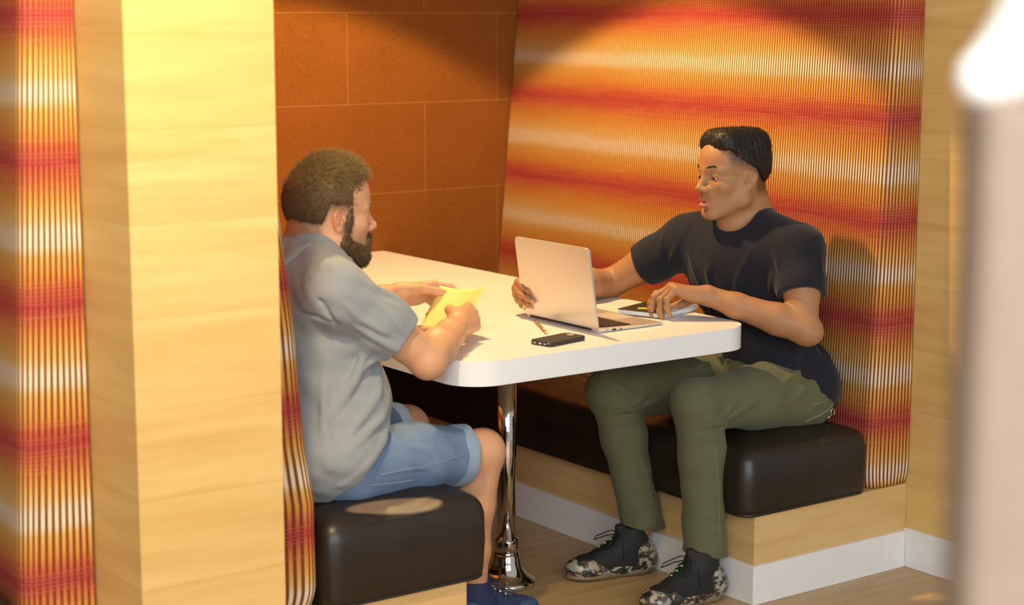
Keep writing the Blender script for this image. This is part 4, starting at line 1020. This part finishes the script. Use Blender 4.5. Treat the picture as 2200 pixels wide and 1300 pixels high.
p_, n_ = sample(bv, bf, 8000); dn = n_ * .6 + A3((.25, 0, -.6)); dn += .35 * np.random.RandomState(12).normal(size=dn.shape)
ins = S.ev(p_) > -.001; p_, n_, dn = p_[ins], n_[ins], dn[ins]
strands('beard_hairs', p_ - n_ * .002, dn / np.linalg.norm(dn, axis=1)[:, None], .009, .00055, M['beard'], beard, LO, 3, .25, .1, 8)
# shirt
T = Field()
T.chain([bS, hem(bS, bE, .45), hem(bS, bE, .80)], [.064, .067, .068], k=.03); T.chain([cS, hem(cS, cE, .4), hem(cS, cE, .80)], [.070, .070, .070], k=.03)
T.plane(hem(bS, bE, .66), unit(bE - bS), .003); T.plane(hem(cS, cE, .66), unit(cE - cS), .003)
torsoL(T, .016)
T.ell((-1.20, .262, .560), (.165, .205, .130), k=.05); T.ell((-1.14, .25, .66), (.105, .165, .12), k=.04)
T.cone((-1.165, .315, .985), (-1.160, .316, 1.010), .074, .066, k=.03)
T.cone((-1.150, .316, 1.0), lwor((-2.0, 0, -2)), .063, .066, k=.006, mode='s')
T.plane((-1.074, .12, .607), (.70, -.12, -.72), .012); T.plane((-1.2, .2, .452), (0, 0, -1), .01)
for pts, w, a in [([(-1.13, .10, .89), (-1.15, .095, .80), (-1.20, .10, .70)], .014, .010), ([(-1.10, .10, .84), (-1.16, .095, .76), (-1.24, .11, .66)], .014, .009), ([(-1.07, .13, .76), (-1.12, .10, .70), (-1.20, .085, .62)], .014, .010),
                  ([(-1.06, .16, .69), (-1.12, .10, .645), (-1.22, .075, .58)], .013, .011), ([(-1.05, .18, .655), (-1.10, .10, .61), (-1.17, .06, .54)], .012, .010), ([(-1.10, .09, .60), (-1.17, .06, .55), (-1.24, .05, .49)], .012, .009), ([(-1.26, .10, .76), (-1.27, .08, .66), (-1.27, .06, .55)], .015, .008),
                  ([(-1.05, .19, .75), (-1.045, .17, .70), (-1.05, .15, .655)], .016, .016), ([(-1.22, .07, .93), (-1.19, .05, .89), (-1.13, .03, .85)], .011, .007), ([(-1.17, .05, .95), (-1.12, .03, .90), (-1.08, .02, .85)], .010, .006), ([(-1.20, .05, .86), (-1.14, .03, .82), (-1.08, .03, .79)], .011, .007),
                  ([(-1.26, .14, .975), (-1.255, .09, .93), (-1.24, .07, .87), (-1.23, .085, .82)], .007, -.005), ([(-1.29, .16, .90), (-1.28, .10, .89), (-1.24, .075, .875)], .006, -.0045), ([(-1.12, .07, .97), (-1.06, .07, .92), (-1.02, .05, .87)], .012, .006)]:
    T.fold(pts, w * .7, a * 1.9)
T.waves(.0024, 50, 21); T.waves(.0012, 110, 22)
tv, tf = T.mesh(.003); shirt = np_mesh('shirt', tv, tf, M['chambray'], persL, LO)
Cc = Field(); tops = list(T.ops); Tf = Field(); Tf.ops = tops
clo, chi = A3((-1.32, .17, .86)), A3((-1.0, .46, 1.08))
Cc.ops.append((lambda X, Y, Z: Tf.eval(X, Y, Z) - .0075, clo, chi, 'u', .0))
Cc.cone((-1.170, .315, .985), (-1.148, .316, 1.030), .077, .072, k=.008)
Cc.cone((-1.152, .316, .99), lwor((-2.0, 0, -2)), .0655, .0665, k=.003, mode='s')
ca, cb = A3((-1.205, .312, .955)), A3((-1.135, .316, 1.06)); cab = cb - ca
def cdist(X, Y, Z):
    x = X - ca[0]; y = Y - ca[1]; z = Z - ca[2]; t = (x * cab[0] + y * cab[1] + z * cab[2]) / (cab @ cab)
    x = x - t * cab[0]; y = y - t * cab[1]; z = z - t * cab[2]
    return np.sqrt(x * x + y * y + z * z) - .098
Cc.cut(cdist, .004); Cc.plane((-1.15, .316, 1.026), (.40, 0, 1), .004); Cc.plane((-1.19, .31, .945), (.25, 0, -1), .004)
cv, cf = Cc.mesh(.0028); np_mesh('collar', cv, cf, M['chambray'], shirt, LO)
# shorts
P = Field()
P.ell((-1.19, .268, .545), (.138, .188, .098), k=.04)
k1, k2 = hem(aH, aK, .86), hem(gH, gK, .86)
P.chain([aH, hem(aH, aK, .5) + A3((0, 0, .004)), k1], [.094, .082, .071], k=.03); P.chain([gH, hem(gH, gK, .5) + A3((0, 0, .004)), k2], [.094, .082, .071], k=.03)
e1, e2 = hem(aH, aK, .82), hem(gH, gK, .82); P.plane(e1, (1, 0, -.12), .003); P.plane(e2, (.95, .3, -.12), .003)
for pts, w, a in [([(-1.02, .075, .58), (-.96, .07, .55), (-.93, .075, .50)], .010, .006), ([(-1.08, .07, .56), (-1.0, .065, .52), (-.96, .07, .48)], .010, .006), ([(-.90, .075, .56), (-.88, .07, .52)], .010, .004), ([(-1.10, .07, .515), (-1.0, .063, .51), (-.86, .068, .525)], .0035, .003)]: P.fold(pts, w, a)
P.waves(.002, 60, 31)
pv, pf = P.mesh(.003); shorts = np_mesh('denim_shorts', pv, pf, M['denim'], persL, LO)
for K0, dr in ((e1, unit((1, 0, -.12))), (e2, unit((.95, .3, -.12)))):
    Q = Field(); Q.cone(K0 - dr * .028, K0 + dr * .020, .0765, .0765, k=.004); Q.cone(K0 - dr * .06, K0 + dr * .06, .066, .066, k=.004, mode='s'); Q.plane(K0 + dr * .016, dr, .004); Q.plane(K0 - dr * .024, -dr, .004); Q.waves(.0016, 80, 33)
    qv, qf = Q.mesh(.0028); cu = np_mesh('rolled_cuff', qv, qf, M['denim_cuff'], shorts, LO); cu['label'] = 'pale rolled cuff'
M['white_thread'] = plain('pale_stitching', (.30, .36, .42), .8)
stitch('side_seam', P, [A3((-1.12, .06, .515)), A3((-1.0, .055, .512)), A3((-.85, .06, .528))], .0007, M['white_thread'], shorts, LO)
stitch('pocket_seam', P, [A3((-1.19, .06, .52)), A3((-1.16, .05, .49)), A3((-1.08, .06, .472)), A3((-1.02, .07, .468))], .0007, M['white_thread'], shorts, LO)
M['navy_shoe'] = plain('navy_knit_textile', (.018, .030, .085), .8, noise_amt=.3, noise_scale=400); M['blue_shoe'] = plain('blue_mesh_toe', (.030, .075, .17), .7, noise_amt=.2, noise_scale=400); M['white_rubber'] = plain('white_rubber', (.75, .75, .73), .5)
ML2 = (M['navy_shoe'], M['blue_shoe'], M['white_rubber'], M['navy_shoe'], M['white_rubber'])
sneaker(persL, LO, (-.822, .240, 0), (1, .04), ML2, False); sneaker(persL, LO, (-.865, .505, 0), (1, .08), ML2, False)
# ------------------------------------------------------------------ the blurred chair close to the camera
M['mauve'] = plain('pale_mauve_upholstery', (.235, .160, .112), .75)
M['white_roll'] = plain('glossy_white_vinyl', (.95, .93, .88), .3)
hc = empty('high_back_chair', (-2.506, -2.7715, 0), math.atan2(-.5864, .8100)); tag(hc, 'pale out-of-focus high-back chair with a bright white rounded headrest, nearest the camera', 'chair')
bm = bmesh.new(); add_box(bm, (.0, .0, .40), (.46, .055, 1.527), .012, 4); bm_link('backrest', bm, M['mauve'], hc, True)
Q = Field(); Q.chain([(.008, .03, 1.538), (.060, .03, 1.570), (.40, .03, 1.590), (.448, .03, 1.55)], [.015, .043, .048, .014], k=.01)
qv, qf = Q.mesh(.004); np_mesh('headrest', qv, qf, M['white_roll'], hc)
bm = bmesh.new(); add_box(bm, (.01, .04, .38), (.45, .50, .47), .03, 4); bm_link('seat', bm, M['mauve'], hc, True)
for a in (.04, .42):
    for b in (.03, .46):
        bm = bmesh.new(); add_tube(bm, [(a, b, .39), (a, b, 0)], .018, 12, radii=[.018, .012]); bm_link('leg', bm, M['wood_step'], hc, True)
